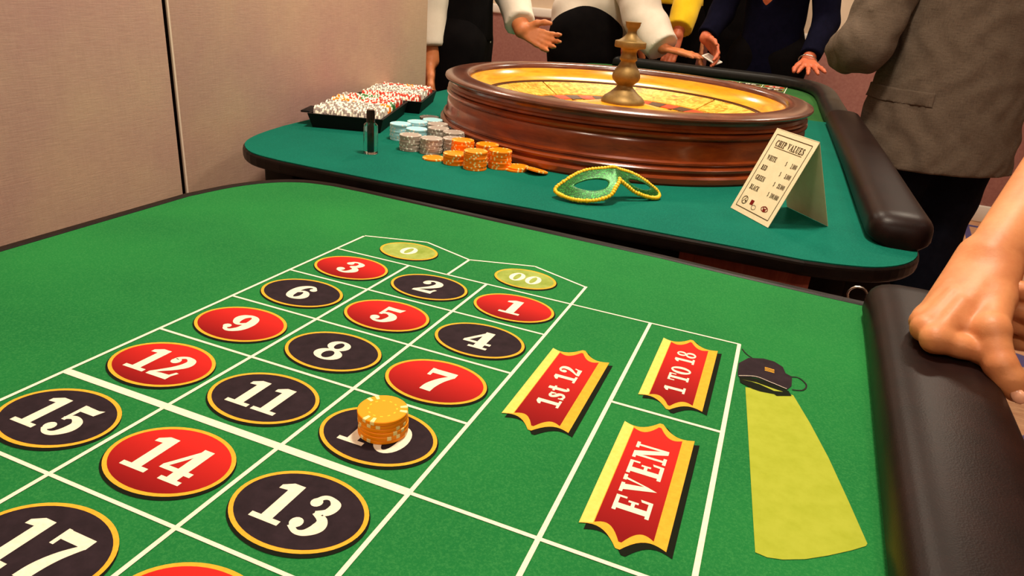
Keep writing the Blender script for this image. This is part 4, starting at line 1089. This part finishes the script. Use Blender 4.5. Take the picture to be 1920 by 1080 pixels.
# woman in navy with both hands on the rail
J = stand(.30, 3.12, (-.25, -1), lean=.10, sh_w=.175, height=.97)
J['shl'] = v3(.475, 3.06, .50); J['ell'] = v3(.525, 3.04, .27); J['wrl'] = v3(.487, 2.845, .112)
J['shr'] = v3(.105, 3.02, .50); J['elr'] = v3(.06, 2.98, .27); J['wrr'] = v3(.02, 2.875, .160)
person('woman in a navy V-neck top with both hands on the black table rail', (.30, 3.12, FLOOR), J, 'navy_knit', 'black_cloth', 'skin_pink',
       [(v3(.15, -.75, -.14), v3(-.8, -.3, -.05), v3(0, .1, -1), (.02, .08, .1), .25), (v3(.6, -.35, -.45), v3(.2, -.6, .6), v3(-.3, .4, -.6), (.5, .6, .5))], hem=.0, folds=(.0015, 30), sleeve=(.90, .90), loose=-.004, long_hair=True,
       holes=[(v3(.243, 2.985, .320), v3(.26, 2.95, .48), .016, .09)])
ax_ = unit(J['wrl'] - J['ell']); b0_ = unit(np.cross(ax_, [0, 0, 1.0])); b1_ = np.cross(ax_, b0_); bc_ = J['wrl'] + ax_ * .006
bl = bmesh.new(); tube_bm([tuple(bc_ + b0_ * .040 * math.cos(a) + b1_ * .036 * math.sin(a)) for a in np.linspace(0, 2 * PI, 24)], .003, 6, bl)
o = link('bracelet', bm_mesh('bracelet', bl), None, 'silver', smooth=True); tag(o, 'silver bracelet on the wrist of the woman in navy', 'bracelet')
ph = empty('phone', (.075, 2.815, .075)); ph.rotation_euler = (.25, .35, -.45); tag(ph, 'small pale phone held by the woman in navy', 'phone')
box('phone_body', -.045, .045, -.024, .024, -.004, .004, 'white_paint', ph, .003); box('screen', -.036, .036, -.021, .021, .0039, .0043, 'chip_grey', ph)
# person in black further back
J = stand(.10, 3.86, (-.1, -1), sh_w=.18)
J['ell'] = J['shl'] + v3(.05, 0, -.29); J['wrl'] = J['ell'] + v3(0, -.06, -.24); J['elr'] = J['shr'] + v3(-.05, 0, -.29); J['wrr'] = J['elr'] + v3(0, -.06, -.24)
person('person all in black standing behind the yellow shirt and the navy top', (.10, 3.86, FLOOR), J, 'black_cloth', 'black_cloth', 'skin',
       [(v3(0, -.1, -1), v3(0, -1, 0), v3(-1, 0, 0), (.3, .3, .3)), (v3(0, -.1, -1), v3(0, -1, 0), v3(1, 0, 0), (.3, .3, .3))], folds=(.002, 30))
# man in the grey jacket, back turned, arm bent
J = stand(.955, 2.10, (-.38, .925), sh_w=.22, height=1.06)
J['shl'] = v3(.735, 2.04, .62); J['ell'] = v3(.655, 1.905, .235); J['wrl'] = v3(.61, 2.13, .20)
J['shr'] = v3(1.16, 2.19, .64); J['elr'] = v3(1.25, 2.22, .30); J['wrr'] = v3(1.12, 2.42, .24)
JK = person('man in a grey tweed jacket with his back turned and elbow bent', (.955, 2.10, FLOOR), J, 'tweed', 'navy_denim', 'skin',
       [(v3(-.1, 1, 0), v3(0, 0, 1), v3(1, 0, 0), (.4, .5, .5)), (v3(-.8, .3, 0), v3(0, 0, 1), v3(0, -1, 0), (.4, .5, .5))], hem=-.135, hips=.215, leg=1.5, loose=.022, folds=(.0045, 48), sleeve=(.95, .95), bulk=1.34, flare=.03, squash=1.35,
       flap=[(v3(0, 0, .115), (0, 0, 1)), (v3(0, 0, .07), (0, 0, -1)), (v3(.955, 2.10, 0) - v3(.925, .38, 0) * .13, (.925, .38, 0)), (v3(.955, 2.10, 0) + v3(-.38, .925, 0) * .08, (-.38, .925, 0))],
       ridges=[(v3(.80, 2.00, .34), v3(.93, 1.97, .26), .012, .022), (v3(.775, 1.99, .30), v3(.86, 1.92, -.16), .018, .03), (v3(.83, 1.97, .24), v3(.93, 1.90, -.16), .012, .03), (v3(.735, 2.0, .48), v3(.65, 1.87, .33), .03, .02)])

# ---- man at the armrest: fist on the padded rail (fine hand), second hand beside it
def armrest_man():
    base = v3(1.22, .36, FLOOR)
    r = empty('person', base); tag(r, 'man in navy shirt resting his fist on the brown armrest of the betting table', 'person')
    W_ = v3(.731, .077, .114)
    elb = v3(.86, .345, .275)
    kn = [v3(.683, -.031, .0605), v3(.676, -.013, .0625), v3(.677, .005, .062), v3(.681, .021, .060)]
    P = [(elb, W_, .044, .0268)]
    wr = [W_ + v3(.004, -.020, -.006), W_ + v3(-.003, -.009, -.002), W_ + v3(-.009, .003, .0), W_ + v3(-.012, .013, .0)]
    for a, b in zip(wr, kn): P.append((a, b, .0175, .0105, None, .008))
    P.append((W_ + v3(.0, -.02, -.02), v3(.708, -.008, .070), .019, .013))
    for k in kn: P.append((k + v3(-.001, -.001, .002), k + v3(.001, .001, .002), .0118, .0118))
    for i in range(4):   # tendons over the back of the hand
        P.append((wr[i] * .45 + kn[i] * .55 + v3(-.005, -.004, .0085), kn[i] + v3(-.001, -.001, .004), .0035, .0078))
    parts = []
    Q = []
    for i, k in enumerate(kn):
        p1 = k + v3(.042, .004 + .003 * i, -.0035); p2 = p1 + v3(-.004, .022, .004); p3 = p2 + v3(-.020, .004, .003)
        Q += [(k, k + (p1 - k) * .5, .0112, .0098), (k + (p1 - k) * .5, p1, .0098, .0106), (p1, p2, .0102, .0095), (p2, p3, .0093, .0085)]
    th = [v3(.733, .030, .091), v3(.726, -.017, .075), v3(.736, -.040, .054), v3(.7515, -.050, .0365)]
    P += [(W_ + v3(.004, -.01, -.005), th[0], .022, .0172), (th[0], th[1], .0172, .0138), (th[0] + v3(-.01, -.01, -.004), v3(.712, -.020, .062), .014, .009)]
    Q += [(th[1] + v3(0, 0, .001), th[1] + v3(.001, 0, .001), .0150, .0150), (th[1], th[1] * .5 + th[2] * .5, .0138, .0122), (th[1] * .5 + th[2] * .5, th[2], .0122, .0132), (th[2], th[2] * .45 + th[3] * .55, .0130, .0126), (th[2] * .45 + th[3] * .55, th[3], .0126, .0092)]
    parts = [sdf_mesh(P + Q, .0021, .0052)]
    # the other hand, fingers reaching in from the side
    w2 = v3(.905, .075, .075)
    P2 = [(v3(1.10, .26, .22), w2, .042, .028)] + hand_prims(w2, v3(-1, -.28, -.05), v3(0, -.25, 1), v3(.1, 1, .1), (.12, .3, .3), .03, .98, .7)
    parts.append(sdf_mesh(P2, .0035, .008))
    f = unit([-1, -.1, 0]); s = np.cross(f, [0, 0, 1.0]); sq = (f, 1.45)
    tor = [(v3(1.24, .36, .15), v3(1.22, .36, .34), .15, .13, sq), (v3(1.22, .36, .34), v3(1.18, .36, .56), .13, .16, sq), (v3(1.13, .14, .64), v3(1.15, .58, .64), .055, .055), (v3(1.14, .36, .66), v3(1.10, .36, .76), .065, .056), (v3(1.10, .36, .76), v3(1.07, .36, .90), .06, .085), (v3(1.06, .36, .92), v3(1.06, .36, .95), .09, .095, (s, 1.1)), (v3(.965, .36, .90), v3(.955, .36, .87), .012, .016)]
    parts.append(sdf_mesh(tor, .012, .02))
    vf_obj('body', parts, r, 'skin_tan', base)
    # thumb nail
    nb = bmesh.new(); bmesh.ops.create_icosphere(nb, subdivisions=2, radius=1)
    d = unit(th[3] - th[2]); toward = unit(np.array(cam.location) - th[3]); nn = unit(toward - d * (toward @ d)); sd = np.cross(d, nn)
    Mx = Matrix((Vector(d * .0072), Vector(sd * .0058), Vector(nn * .0022))).transposed()
    ctr = th[3] + nn * .0092 + d * .003 - base
    for v in nb.verts: v.co = Mx @ v.co + Vector(ctr)
    link('thumb_nail', bm_mesh('nail', nb), r, 'nail', smooth=True)
    e = .016
    sm = [sdf_mesh([(v3(1.24, .36, .10), v3(1.22, .36, .34), .15 + e, .13 + e, sq), (v3(1.22, .36, .34), v3(1.18, .36, .56), .13 + e, .165 + e, sq), (v3(1.13, .14, .64), v3(1.15, .58, .64), .06 + e, .06 + e)], .012, .03, folds=(.003, 30)),
          sdf_mesh([(v3(1.15, .58, .62), v3(1.02, .56, .38), .062 + e, .05 + e), (v3(1.02, .56, .38), v3(.84, .312, .255), .05 + e, .046 + e)], .008, .02, cuts=[(v3(.838, .308, .252), (-.5, -.75, -.35))], folds=(.002, 40)),
          sdf_mesh([(v3(1.13, .14, .62), v3(1.16, .24, .34), .062 + e, .05 + e), (v3(1.16, .24, .34), v3(1.06, .22, .19), .05 + e, .046 + e)], .01, .02)]
    vf_obj('shirt', sm, r, 'navy_knit', base)
    tr = [(v3(1.24, .36, .08), v3(1.24, .36, .16), .165, .155, sq)]
    for g in (-1, 1):
        h = v3(1.24, .36 + g * .10, .10); k = v3(1.18, .36 + g * .12, -.30); a = v3(1.25, .36 + g * .13, FLOOR + .09); tr += [(h, k, .108, .078), (k, a, .075, .064)]
    vf_obj('trousers', [sdf_mesh(tr, .014, .03, cuts=[(v3(0, 0, FLOOR + .05), (0, 0, -1))])], r, 'navy_denim', base)
    vf_obj('hair', [sdf_mesh([(v3(1.08, .36, .95), v3(1.08, .36, .97), .098, .10, (s, 1.08))], .012, .02, cuts=[(v3(1.02, 0, 0), (-1, 0, 0))])], r, 'hair', base)
    for g in (-1, 1):
        a = v3(1.25, .36 + g * .13, FLOOR + .045)
        vf_obj('shoe', [sdf_mesh([(a - f * .04, a + f * .06, .042, .045), (a + f * .06, a + f * .16 - v3(0, 0, .012), .043, .032)], .01, .015, cuts=[(v3(0, 0, FLOOR + .002), (0, 0, -1))])], r, 'shoe', base)
armrest_man()
